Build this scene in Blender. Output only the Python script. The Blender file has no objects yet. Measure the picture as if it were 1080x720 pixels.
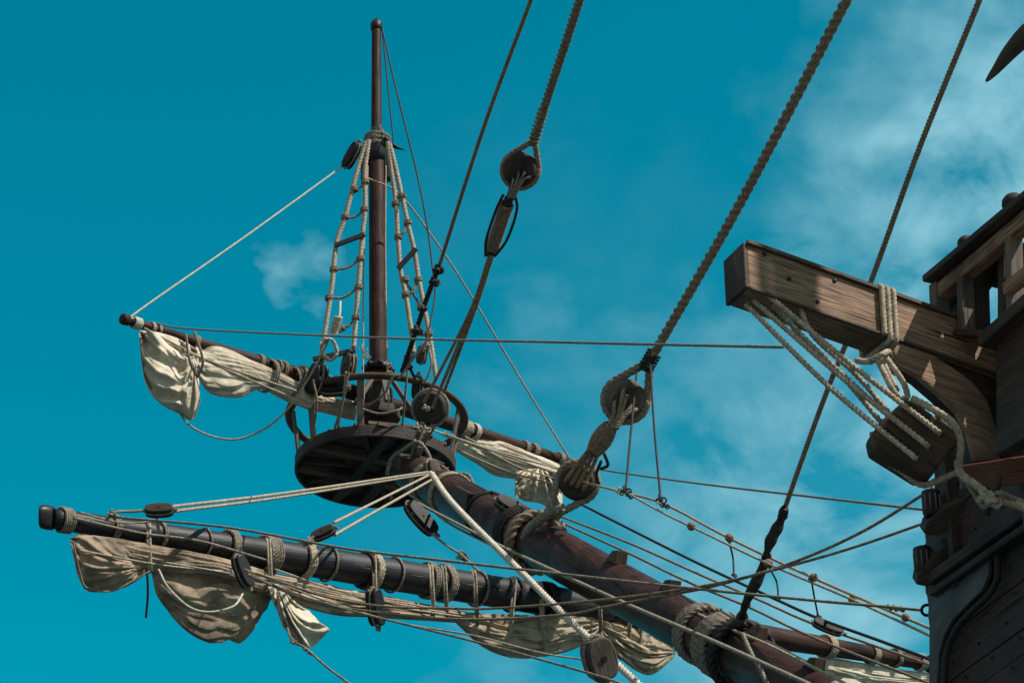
import bpy, math, random
from mathutils import Vector, noise
R = math.radians
random.seed(7)
S = bpy.context.scene
COL = S.collection
# ------------------------------------------------------------------ camera
PITCH = R(30); CAMZ = 1.7; F = 2550.0; CX, CY = 540.0, 360.0
cam_d = bpy.data.cameras.new('camera'); cam = bpy.data.objects.new('camera', cam_d); COL.objects.link(cam)
cam.location = (0, 0, CAMZ); cam.rotation_euler = (math.pi/2 + PITCH, 0, 0)
cam_d.lens = 85; cam_d.sensor_width = 36; cam_d.sensor_fit = 'HORIZONTAL'
cam_d.clip_start = 0.1; cam_d.clip_end = 5000
S.camera = cam
CP, SP = math.cos(PITCH), math.sin(PITCH)

def P(px, py, d):
    x = (px-CX)/F*d; v = (CY-py)/F*d
    return Vector((x, d*CP - v*SP, CAMZ + d*SP + v*CP))
def ray(px, py): return (P(px, py, 1.0) - Vector((0, 0, CAMZ)))
def proj(p):
    q = p - Vector((0, 0, CAMZ)); d = q.y*CP + q.z*SP; v = -q.y*SP + q.z*CP
    return CX + q.x/d*F, CY - v/d*F, d
def W(px, d): return px*d/F
def up_to(p, py):                      # point straight above / below p seen at image row py
    q = p - Vector((0, 0, CAMZ)); d0 = q.y*CP + q.z*SP; v0 = -q.y*SP + q.z*CP; k = (CY-py)/F
    return p + Vector((0, 0, (k*d0 - v0)/(CP - k*SP)))
def on_plane(px, py, pt, n):
    r = ray(px, py); o = Vector((0, 0, CAMZ)); return o + r*((pt-o).dot(n)/r.dot(n))
# ------------------------------------------------------------------ sun and sky
SUN_AZ = R(118); SUN_EL = R(50)        # azimuth clockwise from +Y (the view direction)
sun_dir = Vector((math.sin(SUN_AZ)*math.cos(SUN_EL), math.cos(SUN_AZ)*math.cos(SUN_EL), math.sin(SUN_EL)))
sd = bpy.data.lights.new('sun', 'SUN'); sd.energy = 5.0; sd.angle = R(0.5); sd.color = (1.0, 0.93, 0.84)
so = bpy.data.objects.new('sun', sd); COL.objects.link(so); so.rotation_euler = sun_dir.to_track_quat('Z', 'Y').to_euler()
w = bpy.data.worlds.new('World'); S.world = w; w.use_nodes = True
nt = w.node_tree; nt.nodes.clear(); N = nt.nodes.new; L = nt.links.new
out = N('ShaderNodeOutputWorld'); bg = N('ShaderNodeBackground'); bg.inputs[1].default_value = 0.12
sky = N('ShaderNodeTexSky'); sky.sky_type = 'NISHITA'; sky.sun_disc = False
sky.sun_elevation = SUN_EL; sky.sun_rotation = SUN_AZ; sky.air_density = 1.0; sky.dust_density = 0.6; sky.ozone_density = 2.0
tint = N('ShaderNodeMix'); tint.data_type = 'RGBA'; tint.blend_type = 'MULTIPLY'; tint.inputs[0].default_value = 1
L(sky.outputs[0], tint.inputs[6]); tint.inputs[7].default_value = (0.0, 1.17, 1.00, 1)
tc = N('ShaderNodeTexCoord')
def vm(op, a, b=None):
    n = N('ShaderNodeVectorMath'); n.operation = op; L(a, n.inputs[0])
    if b is not None:
        if isinstance(b, Vector) or isinstance(b, tuple): n.inputs[1].default_value = b
        else: L(b, n.inputs[1])
    return n
def mth(op, a, b=None, clamp=False):
    n = N('ShaderNodeMath'); n.operation = op; n.use_clamp = clamp
    for i, q in enumerate((a, b)):
        if q is None: continue
        if isinstance(q, (int, float)): n.inputs[i].default_value = q
        else: L(q, n.inputs[i])
    return n.outputs[0]
nz = N('ShaderNodeTexNoise'); nz.inputs['Scale'].default_value = 17; nz.inputs['Detail'].default_value = 9; nz.inputs['Roughness'].default_value = .55; nz.inputs['Distortion'].default_value = .35
mp = N('ShaderNodeMapping'); mp.inputs['Scale'].default_value = (1.0, 1.0, 1.5); mp.inputs['Rotation'].default_value = (0, R(28), 0)
L(tc.outputs['Generated'], mp.inputs[0]); L(mp.outputs[0], nz.inputs['Vector'])
nw = N('ShaderNodeTexNoise'); nw.inputs['Scale'].default_value = 26; nw.inputs['Detail'].default_value = 5; L(mp.outputs[0], nw.inputs['Vector'])
w1 = vm('SUBTRACT', nw.outputs['Color'], (.5, .5, .5)); w2 = N('ShaderNodeVectorMath'); w2.operation = 'SCALE'; L(w1.outputs[0], w2.inputs[0]); w2.inputs['Scale'].default_value = .085
w3 = vm('ADD', tc.outputs['Generated'], w2.outputs[0]); WV = vm('NORMALIZE', w3.outputs[0]).outputs[0]
tot = None
for (px, py, rad, amt) in ((1040, 170, 260, .50), (990, 300, 200, .26), (790, 590, 330, .20), (330, 290, 42, .40), (940, 640, 300, .50), (560, 330, 50, .20), (520, 430, 40, .15), (640, 430, 330, .08), (800, 420, 200, .15), (1250, 250, 400, .5), (560, 700, 110, .2)):
    d = vm('DOT_PRODUCT', WV, ray(px, py).normalized())
    ang = mth('ARCCOSINE', mth('MINIMUM', d.outputs['Value'], 1.0))
    f_ = mth('SUBTRACT', 1.0, mth('DIVIDE', ang, rad/F), True)
    f_ = mth('MULTIPLY', mth('POWER', f_, .8), amt)
    tot = f_ if tot is None else mth('ADD', tot, f_)
cl = mth('MULTIPLY', tot, mth('ADD', mth('MULTIPLY', mth('SUBTRACT', nz.outputs[0], .40, True), 5.2), .10), True)
# open sky elsewhere keeps a thin scatter of cloud
mix = N('ShaderNodeMix'); mix.data_type = 'RGBA'; L(cl, mix.inputs[0]); L(tint.outputs[2], mix.inputs[6]); mix.inputs[7].default_value = (2.4, 5.1, 6.0, 1)
# cloud fill added to the unseen sky behind and beside the viewer, lifts shade
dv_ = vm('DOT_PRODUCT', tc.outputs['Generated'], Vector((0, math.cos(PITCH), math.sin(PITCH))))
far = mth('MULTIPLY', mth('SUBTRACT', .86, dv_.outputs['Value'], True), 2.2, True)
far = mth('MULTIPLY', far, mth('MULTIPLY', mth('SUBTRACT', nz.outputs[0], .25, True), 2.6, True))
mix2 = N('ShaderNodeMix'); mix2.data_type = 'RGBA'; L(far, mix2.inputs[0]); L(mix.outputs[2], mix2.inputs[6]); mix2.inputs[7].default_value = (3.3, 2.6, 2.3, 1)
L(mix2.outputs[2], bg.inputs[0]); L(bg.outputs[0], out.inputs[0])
S.view_settings.view_transform = 'Standard'; S.view_settings.look = 'None'; S.view_settings.exposure = 0; S.view_settings.gamma = 1
S.view_settings.use_curve_mapping = False

# ------------------------------------------------------------------ materials
def mat(name, c1, c2, rough=.8, kind='grain', scale=1.0, bump=.3, metal=0, spec=.4, dirt=None, coat=0):
    m = bpy.data.materials.new(name); m.use_nodes = True; t = m.node_tree; b = t.nodes['Principled BSDF']
    n_ = t.nodes.new; l = t.links.new
    b.inputs['Roughness'].default_value = rough; b.inputs['Metallic'].default_value = metal
    b.inputs['Specular IOR Level'].default_value = spec; b.inputs['Coat Weight'].default_value = coat; b.inputs['Coat Roughness'].default_value = .25
    tcn = n_('ShaderNodeTexCoord'); mpn = n_('ShaderNodeMapping'); nn = n_('ShaderNodeTexNoise')
    nn.inputs['Detail'].default_value = 8; nn.inputs['Roughness'].default_value = .62
    if kind == 'grain':       # UV.x runs along the grain, in metres
        l(tcn.outputs['UV'], mpn.inputs[0]); mpn.inputs['Scale'].default_value = (2.2*scale, 42*scale, 1); nn.inputs['Scale'].default_value = 1
    elif kind == 'cloth':
        l(tcn.outputs['Object'], mpn.inputs[0]); mpn.inputs['Scale'].default_value = (1, 1, 1); nn.inputs['Scale'].default_value = 3.2*scale
    else:
        l(tcn.outputs['Object'], mpn.inputs[0]); nn.inputs['Scale'].default_value = 30*scale
    l(mpn.outputs[0], nn.inputs['Vector'])
    rp = n_('ShaderNodeValToRGB'); rp.color_ramp.elements[0].position = .36; rp.color_ramp.elements[1].position = .66
    rp.color_ramp.elements[0].color = (*c1, 1); rp.color_ramp.elements[1].color = (*c2, 1)
    l(nn.outputs[0], rp.inputs[0]); col = rp.outputs[0]
    n2 = n_('ShaderNodeTexNoise'); n2.inputs['Scale'].default_value = 2.3; n2.inputs['Detail'].default_value = 6; l(tcn.outputs['Object'], n2.inputs['Vector'])
    if dirt:
        mx = n_('ShaderNodeMix'); mx.data_type = 'RGBA'; mr = n_('ShaderNodeMapRange'); mr.inputs[1].default_value = .48; mr.inputs[2].default_value = .70
        l(n2.outputs[0], mr.inputs[0]); l(mr.outputs[0], mx.inputs[0]); l(col, mx.inputs[6]); mx.inputs[7].default_value = (*dirt, 1); col = mx.outputs[2]
    ck = None
    if kind == 'grain':       # drying cracks and worn streaks along the grain
        mc = n_('ShaderNodeMapping'); l(tcn.outputs['UV'], mc.inputs[0]); mc.inputs['Scale'].default_value = (1.1*scale, 26*scale, 1); mc.inputs['Location'].default_value = (3.3, 1.7, 0)
        nc = n_('ShaderNodeTexNoise'); nc.inputs['Scale'].default_value = 1; nc.inputs['Detail'].default_value = 3; nc.inputs['Distortion'].default_value = .25; l(mc.outputs[0], nc.inputs['Vector'])
        ck = n_('ShaderNodeMapRange'); ck.inputs[1].default_value = .645; ck.inputs[2].default_value = .685; l(nc.outputs[0], ck.inputs[0])
        wr = n_('ShaderNodeMapRange'); wr.inputs[1].default_value = .36; wr.inputs[2].default_value = .26; wr.inputs[4].default_value = .55; l(nc.outputs[0], wr.inputs[0])
        m1 = n_('ShaderNodeMix'); m1.data_type = 'RGBA'; l(wr.outputs[0], m1.inputs[0]); l(col, m1.inputs[6]); m1.inputs[7].default_value = (min(.5, c2[0]*1.9), min(.45, c2[1]*2.1), min(.4, c2[2]*2.1), 1)
        m2 = n_('ShaderNodeMix'); m2.data_type = 'RGBA'; l(ck.outputs[0], m2.inputs[0]); l(m1.outputs[2], m2.inputs[6]); m2.inputs[7].default_value = (c1[0]*.25, c1[1]*.25, c1[2]*.25, 1); col = m2.outputs[2]
    if kind == 'cloth':       # creased soiling lines
        nc = n_('ShaderNodeTexNoise'); nc.inputs['Scale'].default_value = 14; nc.inputs['Detail'].default_value = 5; l(tcn.outputs['Object'], nc.inputs['Vector'])
        mm = n_('ShaderNodeMapRange'); mm.inputs[1].default_value = .56; mm.inputs[2].default_value = .74; mm.inputs[4].default_value = .6; l(nc.outputs[0], mm.inputs[0])
        m1 = n_('ShaderNodeMix'); m1.data_type = 'RGBA'; l(mm.outputs[0], m1.inputs[0]); l(col, m1.inputs[6]); m1.inputs[7].default_value = (c1[0]*.62, c1[1]*.58, c1[2]*.52, 1); col = m1.outputs[2]
    l(col, b.inputs['Base Color'])
    rr = n_('ShaderNodeMapRange'); rr.inputs[3].default_value = max(.05, rough-.15); rr.inputs[4].default_value = min(1, rough+.15); l(n2.outputs[0], rr.inputs[0]); l(rr.outputs[0], b.inputs['Roughness'])
    bp = n_('ShaderNodeBump'); bp.inputs['Strength'].default_value = bump; bp.inputs['Distance'].default_value = .01
    if kind == 'cloth':       # weave and crumple
        n3 = n_('ShaderNodeTexNoise'); n3.inputs['Scale'].default_value = 5; n3.inputs['Detail'].default_value = 3.5; n3.inputs['Distortion'].default_value = .8; l(tcn.outputs['Object'], n3.inputs['Vector'])
        bp.inputs['Distance'].default_value = .07; l(n3.outputs[0], bp.inputs['Height'])
    elif ck:
        sb_ = n_('ShaderNodeMath'); sb_.operation = 'SUBTRACT'; l(nn.outputs[0], sb_.inputs[0]); l(ck.outputs[0], sb_.inputs[1]); l(sb_.outputs[0], bp.inputs['Height'])
    else: l(nn.outputs[0], bp.inputs['Height'])
    l(bp.outputs[0], b.inputs['Normal']); return m
M = dict(
 plum=mat('plum_varnish', (.036,.018,.015), (.085,.040,.032), .50, scale=.9, bump=.6, dirt=(.020,.011,.010), spec=.12, coat=0),
 redplum=mat('red_paint', (.085,.026,.024), (.15,.047,.040), .55, scale=.8, bump=.4, dirt=(.05,.022,.022)),
 black=mat('tarred_wood', (.010,.010,.012), (.022,.021,.024), .50, scale=.7, bump=.5, spec=.4, coat=.06, dirt=(.006,.006,.007)),
 darkwood=mat('dark_wood', (.028,.019,.016), (.07,.048,.040), .7, bump=.5, dirt=(.014,.011,.010)),
 greywood=mat('grey_wood', (.09,.070,.058), (.20,.155,.125), .8, bump=.5, dirt=(.05,.04,.033)),
 weather=mat('weathered_wood', (.10,.056,.035), (.42,.27,.175), .8, scale=1.6, bump=.8, dirt=(.085,.050,.034)),
 brown=mat('brown_wood', (.055,.034,.024), (.13,.082,.056), .75, scale=1.2, bump=.6, dirt=(.03,.02,.015)),
 redwood=mat('red_wood', (.09,.030,.017), (.16,.055,.030), .6, scale=1.2, bump=.5, dirt=(.06,.022,.015)),
 slate=mat('slate_paint', (.058,.058,.062), (.105,.105,.110), .6, kind='n', scale=.3, bump=.3, dirt=(.04,.045,.052)),
 plank=mat('hull_plank', (.030,.016,.012), (.085,.046,.034), .65, scale=1.0, bump=.7, dirt=(.024,.022,.022)),
 hemp=mat('hemp_rope', (.25, .20, .145), (.52, .44, .335), .9, kind='n', bump=.5),
 grey=mat('weathered_rope', (.14,.118,.092), (.32,.275,.215), .9, kind='n', bump=.5),
 brownrope=mat('brown_rope', (.15, .105, .07), (.36, .265, .185), .9, kind='n', bump=.5),
 white=mat('pale_rope', (.40, .36, .29), (.66, .61, .51), .85, kind='n', bump=.3),
 tar=mat('tarred_rope', (.010,.009,.009), (.030,.026,.024), .7, kind='n', bump=.4),
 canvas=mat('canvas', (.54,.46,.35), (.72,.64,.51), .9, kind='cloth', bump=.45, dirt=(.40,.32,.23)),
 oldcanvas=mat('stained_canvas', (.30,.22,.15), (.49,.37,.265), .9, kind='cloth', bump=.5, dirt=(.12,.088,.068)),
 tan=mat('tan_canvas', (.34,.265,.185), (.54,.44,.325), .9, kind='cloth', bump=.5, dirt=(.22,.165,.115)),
 iron=mat('iron', (.012,.012,.014), (.035,.032,.032), .5, kind='n', bump=.3, metal=.4),
 leather=mat('black_leather', (.012,.011,.012), (.028,.026,.027), .45, kind='cloth', bump=.5),
)
# ------------------------------------------------------------------ mesh helpers
def cr(pts, n):                        # Catmull-Rom through Vectors
    if len(pts) == 2: return [pts[0].lerp(pts[1], i/n) for i in range(n+1)]
    q = [pts[0]*2-pts[1]] + list(pts) + [pts[-1]*2-pts[-2]]; o = []
    m = len(pts)-1
    for k in range(n+1):
        t = k/n*m; i = min(int(t), m-1); t -= i; a, b, c, d = q[i:i+4]
        o.append(.5*((2*b) + (c-a)*t + (2*a-5*b+4*c-d)*t*t + (3*b-3*c+d-a)*t**3))
    return o
def plen(p): return sum((p[i+1]-p[i]).length for i in range(len(p)-1))
def resample(p, step):
    tot = plen(p); n = max(2, int(tot/step)); o = [p[0].copy()]; i = 0; acc = 0; seg = (p[1]-p[0]).length
    for k in range(1, n):
        s = tot*k/n
        while acc+seg < s and i < len(p)-2: acc += seg; i += 1; seg = (p[i+1]-p[i]).length
        o.append(p[i].lerp(p[i+1], (s-acc)/max(seg, 1e-9)))
    o.append(p[-1].copy()); return o
def perp(v):
    a = Vector((0, 0, 1)) if abs(v.z) < .8*v.length else Vector((1, 0, 0))
    return v.cross(a).normalized()
class MB:
    def __init__(s): s.v = []; s.f = []; s.uv = []; s.sm = []
    def face(s, idx, uv=None, smooth=True):
        s.f.append(idx); s.uv.append(uv or [(0, 0)]*len(idx)); s.sm.append(smooth)
    def tube(s, pts, r, segs=10, lobes=0, amp=.22, pitch=None, cap=True, flat=1.0, nrm=None):
        """r: number or function of t in 0..1;  lobes>0 twists strands along the tube"""
        n = len(pts); base = len(s.v); L_ = 0; fr = None
        rf = r if callable(r) else (lambda t: r)
        cum = [0]
        for i in range(n-1): cum.append(cum[-1]+(pts[i+1]-pts[i]).length)
        tot = max(cum[-1], 1e-9)
        for i in range(n):
            t = (pts[min(i+1, n-1)]-pts[max(i-1, 0)]); t = t.normalized() if t.length > 1e-9 else Vector((0, 0, 1))
            if fr is None:
                fr = (nrm - t*nrm.dot(t)).normalized() if nrm else perp(t)
            else:
                g = (nrm if nrm else fr); g = g - t*g.dot(t); fr = g.normalized() if g.length > 1e-6 else perp(t)
            bi = t.cross(fr); rr = rf(cum[i]/tot); ph = (cum[i]/pitch*2*math.pi) if pitch else 0
            for k in range(segs):
                a = 2*math.pi*k/segs; q = rr
                if lobes:
                    g = (a-ph) % (2*math.pi/lobes) - math.pi/lobes
                    q = rr*max(.62 if lobes == 3 else .70, .5*math.cos(g) + math.sqrt(max(0, .25-.25*math.sin(g)**2)))
                s.v.append(pts[i] + fr*(math.cos(a)*q) + bi*(math.sin(a)*q*flat))
        for i in range(n-1):
            for k in range(segs):
                k2 = (k+1) % segs; a = base+i*segs
                R_ = rf(cum[i]/tot)*6.283/segs
                s.face((a+k, a+k2, a+segs+k2, a+segs+k), [(cum[i], k*R_), (cum[i], (k+1)*R_), (cum[i+1], (k+1)*R_), (cum[i+1], k*R_)])
        if cap:
            s.face(tuple(base+k for k in range(segs))[::-1], smooth=False); s.face(tuple(base+(n-1)*segs+k for k in range(segs)), smooth=False)
        return s
    def rope(s, pts, r, lobes=4, px=None):
        """laid rope: three strands twisted round each other"""
        thick = lobes and r > .0135 and plen(pts)/r < 1400
        p = resample(pts, (r*.42 if thick else r*.8) if lobes else r*4)
        if len(p) > 2400: p = resample(pts, plen(pts)/2400)
        st_ = plen(p)/(len(p)-1)
        return s.tube(p, r*1.1, segs=20 if thick else 12, lobes=lobes, pitch=max((r*6.2 if lobes == 3 else r*6.8) if thick else r*8, st_*9) if lobes else None)
    def helix(s, c, ax, R_, r, turns, spread, lobes=0, wob=.0, sq=1.0, start=0, side=None):
        ax = ax.normalized(); u = side - ax*side.dot(ax) if side else perp(ax); u.normalize(); v = ax.cross(u); n = max(16, int(turns*22)); pts = []
        for i in range(n+1):
            t = i/n; a = start+2*math.pi*turns*t
            pts.append(c + ax*(spread*(t-.5) + wob*math.sin(a*.5+i)) + u*(math.cos(a)*R_) + v*(math.sin(a)*R_*sq))
        return s.rope(pts, r, lobes) if lobes else s.tube(pts, r, 7)
    def slab(s, c, a, b, n, Lh, Wh, Th, e=2.0, segs=28, prof=((-1, .86), (-.75, .97), (0, 1.0), (.75, .97), (1, .86))):
        base = len(s.v)
        for h, k in prof:
            for i in range(segs):
                t = 2*math.pi*i/segs; ct, st = math.cos(t), math.sin(t)
                x = math.copysign(abs(ct)**(2/e), ct)*Lh*k; y = math.copysign(abs(st)**(2/e), st)*Wh*k
                s.v.append(c + a*x + b*y + n*(Th*h))
        for j in range(len(prof)-1):
            for i in range(segs):
                i2 = (i+1) % segs; q = base+j*segs
                s.face((q+i, q+i2, q+segs+i2, q+segs+i), [(i*.02, 0), (i*.02+.02, 0), (i*.02+.02, .05), (i*.02, .05)])
        q = base+(len(prof)-1)*segs
        fl = [(math.cos(2*math.pi*i/segs)*Lh, math.sin(2*math.pi*i/segs)*Wh) for i in range(segs)]
        s.face(tuple(base+i for i in range(segs))[::-1], fl[::-1], False); s.face(tuple(q+i for i in range(segs)), fl, False); return s
    def box(s, c, a, b, n):            # half-extent vectors; grain along a
        base = len(s.v)
        for i in (-1, 1):
            for j in (-1, 1):
                for k in (-1, 1): s.v.append(c + a*i + b*j + n*k)
        la, lb, ln = a.length*2, b.length*2, n.length*2; o = random.random()*5
        def q(i, u, v): s.face(tuple(base+x for x in i), [(o, o), (o+u, o), (o+u, o+v), (o, o+v)], False)
        q((0, 4, 6, 2), la, lb); q((1, 3, 7, 5), lb, la); q((0, 1, 5, 4), ln, la); q((2, 6, 7, 3), la, ln); q((0, 2, 3, 1), lb, ln); q((4, 5, 7, 6), ln, lb)
        # fix grain for the two faces listed with swapped axes
        s.uv[-5] = [(o, o), (o, o+lb), (o+la, o+lb), (o+la, o)]; s.uv[-4] = [(o, o), (o, o+ln), (o+la, o+ln), (o+la, o)]
        return s
    def beam(s, p0, p1, up, wdt, hgt): # box from p0 to p1, wdt across, hgt along up
        a = p1-p0; t = a.normalized(); u = (up - t*up.dot(t)).normalized(); x = t.cross(u)
        return s.box((p0+p1)/2, a/2, u*(hgt/2), x*(wdt/2))
    def prism(s, poly, ext):           # polygon (Vectors) extruded by vector ext
        base = len(s.v); n = len(poly); s.v += list(poly) + [p+ext for p in poly]
        ax = (poly[1]-poly[0]); ax = max((poly[(i+1) % n]-poly[i] for i in range(n)), key=lambda q: q.length).normalized(); bx = ext.normalized().cross(ax)
        uv = [(p.dot(ax), p.dot(bx)) for p in poly]
        s.face(tuple(range(base, base+n))[::-1], uv[::-1], False); s.face(tuple(range(base+n, base+2*n)), uv, False)
        for i in range(n):
            j = (i+1) % n; e = (poly[j]-poly[i]).length
            s.face((base+i, base+j, base+n+j, base+n+i), [(0, 0), (e, 0), (e, ext.length), (0, ext.length)], False)
        return s
    def lathe(s, c, ax, prof, segs=20):
        ax = ax.normalized(); u = perp(ax); v = ax.cross(u); base = len(s.v)
        for h, r in prof:
            for i in range(segs):
                t = 2*math.pi*i/segs; s.v.append(c + ax*h + u*(math.cos(t)*r) + v*(math.sin(t)*r))
        for j in range(len(prof)-1):
            for i in range(segs):
                i2 = (i+1) % segs; q = base+j*segs; h0, r0 = prof[j]; h1, r1 = prof[j+1]; w0 = r0*6.28/segs
                s.face((q+i, q+i2, q+segs+i2, q+segs+i), [(h0, i*w0), (h0, i*w0+w0), (h1, i*w0+w0), (h1, i*w0)])
        s.face(tuple(base+i for i in range(segs))[::-1], smooth=False); q = base+(len(prof)-1)*segs; s.face(tuple(q+i for i in range(segs)), smooth=False); return s
    def ball(s, c, r, sc=(1, 1, 1)):
        prof = [(-r*.98*sc[2], r*.15)] + [(-r*math.cos(t)*sc[2], r*math.sin(t)*sc[0]) for t in [math.pi*k/8 for k in range(1, 8)]] + [(r*.98*sc[2], r*.15)]
        return s.lathe(c, Vector((0, 0, 1)), prof, 14)
    def knot(s, c, R_, r, ax=None, lobes=3):
        ax = (ax or Vector((random.random(), -1, random.random()))).normalized(); u = perp(ax); v = ax.cross(u); pts = []
        for i in range(49):
            t = 2*math.pi*i/48
            pts.append(c + (u*(math.sin(t)+2*math.sin(2*t)) + v*(math.cos(t)-2*math.cos(2*t)) - ax*(math.sin(3*t)*1.1))*(R_/3))
        return s.rope(pts, r, lobes)
    def build(s, name, m, parent=None, bevel=0, solid=0, sub=0):
        if parent is None:
            n = len(s.v); lo = Vector([min(q[i] for q in s.v) for i in range(3)]); hi = Vector([max(q[i] for q in s.v) for i in range(3)])
            org = Vector(((lo.x+hi.x)/2, (lo.y+hi.y)/2, lo.z))
        else: org = Vector(parent['_o'])
        me = bpy.data.meshes.new(name); me.from_pydata([tuple(q-org) for q in s.v], [], s.f)
        ul = me.uv_layers.new(name='UVMap'); flat = []
        for u in s.uv:
            for a in u: flat += [a[0], a[1]]
        ul.data.foreach_set('uv', flat); me.polygons.foreach_set('use_smooth', s.sm)
        me.materials.append(M[m] if isinstance(m, str) else m); me.validate(); me.update()
        o = bpy.data.objects.new(name, me); COL.objects.link(o); o['_o'] = tuple(org)
        if parent is None: o.location = org
        else: o.parent = parent
        if bevel:
            b = o.modifiers.new('b', 'BEVEL'); b.width = bevel; b.segments = 2; b.limit_method = 'ANGLE'; b.angle_limit = R(35)
        if solid: q = o.modifiers.new('s', 'SOLIDIFY'); q.thickness = solid; q.offset = 0
        return o
def tag(o, label, cat, group=None, kind=None):
    if label: o['label'] = label
    if cat: o['category'] = cat
    if group: o['group'] = group
    if kind: o['kind'] = kind
    return o
def thing(name, loc, label, cat, group=None):
    o = bpy.data.objects.new(name, None); COL.objects.link(o); o.location = loc; o['_o'] = tuple(loc); o.empty_display_size = .1
    return tag(o, label, cat, group)
def path(pts, d0=None, d1=None, n=None):   # pixel polyline -> smooth 3-D path; 1/d runs linearly along it when only end depths are given
    if d0 is not None:
        cum = [0]
        for i in range(len(pts)-1): cum.append(cum[-1]+math.hypot(pts[i+1][0]-pts[i][0], pts[i+1][1]-pts[i][1]))
        pts = [(p[0], p[1], 1/((1-c/cum[-1])/d0 + c/cum[-1]/d1)) for p, c in zip(pts, cum)]
    q = [P(*p) for p in pts]
    return cr(q, n or (max(24, 14*(len(q)-1)) if len(q) > 2 else 2))
def rope(label, pts, wpx, d0=None, d1=None, m='hemp', group=None, name='rope', knots=(), lobes=4, parent=None):
    """wpx: rope thickness as it shows, in photo pixels at the mean depth"""
    p = path(pts, d0, d1); md = [proj(q)[2] for q in (p[0], p[len(p)//2], p[-1])]
    r = wpx/2*(sum(md)/3)/F
    b = MB().rope(p, r, lobes)
    for k in knots: b.knot(P(*k[:3]), W(k[3], k[2]), r*.75)
    o = b.build(name, m, parent)
    return o if parent else tag(o, label, 'rope', group)
VIEW = Vector((0, CP, SP)); RGT = Vector((1, 0, 0)); UPV = Vector((0, -SP, CP)); Z = Vector((0, 0, 1))
def dir2(x0, y0, x1, y1, d, dz=0):         # unit direction between two pixels at depth d
    return (P(x1, y1, d+dz)-P(x0, y0, d)).normalized()
def block_at(px, py, d, ang, lpx, wpx, label, m='darkwood', group='pulley blocks', ropem='grey', cheek=.30, turn=48):
    """wooden pulley block: two cheeks, sheave and rope strop; ang = direction of its long axis in the picture (deg, 0 = right, 90 = up)"""
    c = P(px, py, d); a = (RGT*math.cos(R(ang)) + UPV*math.sin(R(ang))).normalized()
    n = (-VIEW).copy(); b = n.cross(a).normalized()
    ct, st = math.cos(R(turn)), math.sin(R(turn)); n, b = n*ct + b*st, b*ct - n*st
    Lh, Wh = W(lpx/2, d), W(wpx/2.3, d); T = Wh*.85
    t = thing('pulley_block', c, label, 'pulley block', group)
    for sgn in (-1, 1): MB().slab(c + n*(sgn*T*.74), a, b, n, Lh, Wh, T*.26, e=2.7, prof=((-1, .90), (-.7, .98), (0, 1.0), (.7, .98), (1, .90))).build('cheek', m, t)
    for sgn in (-1, 1): MB().box(c + a*(sgn*Lh*.74), a*Lh*.17, b*Wh*.62, n*T*.6).build('end_piece', m, t, bevel=Wh*.12)
    sh = MB(); sh.lathe(c - n*(T*.42), n, [(0, Wh*.82), (T*.24, Wh*.66), (T*.6, Wh*.66), (T*.84, Wh*.82)], 20); sh.build('sheave', 'greywood', t)
    MB().lathe(c - n*(T*1.1), n, [(0, Wh*.2), (T*2.2, Wh*.2)], 10).build('pin', 'iron', t)
    pts = [c + a*(math.cos(2*math.pi*i/40)*Lh*1.05) + b*(math.sin(2*math.pi*i/40)*Wh*1.06) for i in range(41)]
    q = MB().rope(pts, Wh*.15); q.helix(c + a*Lh*1.15, a, Wh*.28, Wh*.13, 3, Wh*.5, 3); q.build('strop', ropem, t)
    return t
def deadeye_parts(t, c, r, th, a, n, m='darkwood', ropem='grey', open_a=None):
    b = n.cross(a).normalized()
    d_ = MB().slab(c, a, b, n, r, r, th, e=2.0, segs=36, prof=((-1, .80), (-.7, .93), (-.3, .99), (0, .95), (.3, .99), (.7, .93), (1, .80))).build('deadeye', m, t)
    for k in range(3):
        an = R(90+120*k); h = c + (b*math.cos(an) + a*math.sin(an))*r*.42
        MB().lathe(h + n*(th*.96), n, [(0, r*.17), (th*.10, r*.15), (th*.02, r*.09)], 12).build('hole_disc', 'tar', d_)  # raised dark disc, the hole's inner shade put into colour
    return d_
def strap(t, c, r, rr, a, n, to, m='grey'):   # rope eye round a deadeye, its legs meeting at point to
    b = n.cross(a).normalized(); pts = []
    for i in range(33):
        an = R(58+ (360-116)*i/32) + R(90)
        pts.append(c + a*(math.sin(an)*r) + b*(math.cos(an)*r) if False else c + a*(math.cos(R(58)+R(244)*i/32)*r) + b*(math.sin(R(58)+R(244)*i/32)*r))
    pts = [to + b*(rr*.9)] + pts + [to - b*(rr*.9)]
    return MB().rope(cr(pts, 90), rr).build('rope_eye', m, t)
def lanyard(t, p0, p1, side, spread, r, n=4, m='brownrope', name='lanyard', tw=1.0):
    q = MB()
    for i in range(n):
        o = side*((i/(n-1)-.5)*spread) if n > 1 else side*0; o2 = o*.55*tw
        q.rope([p0+o, p0.lerp(p1, .35)+o2, p0.lerp(p1, .65)+o2, p1+o], r)
    return q.build(name, m, t)

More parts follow.
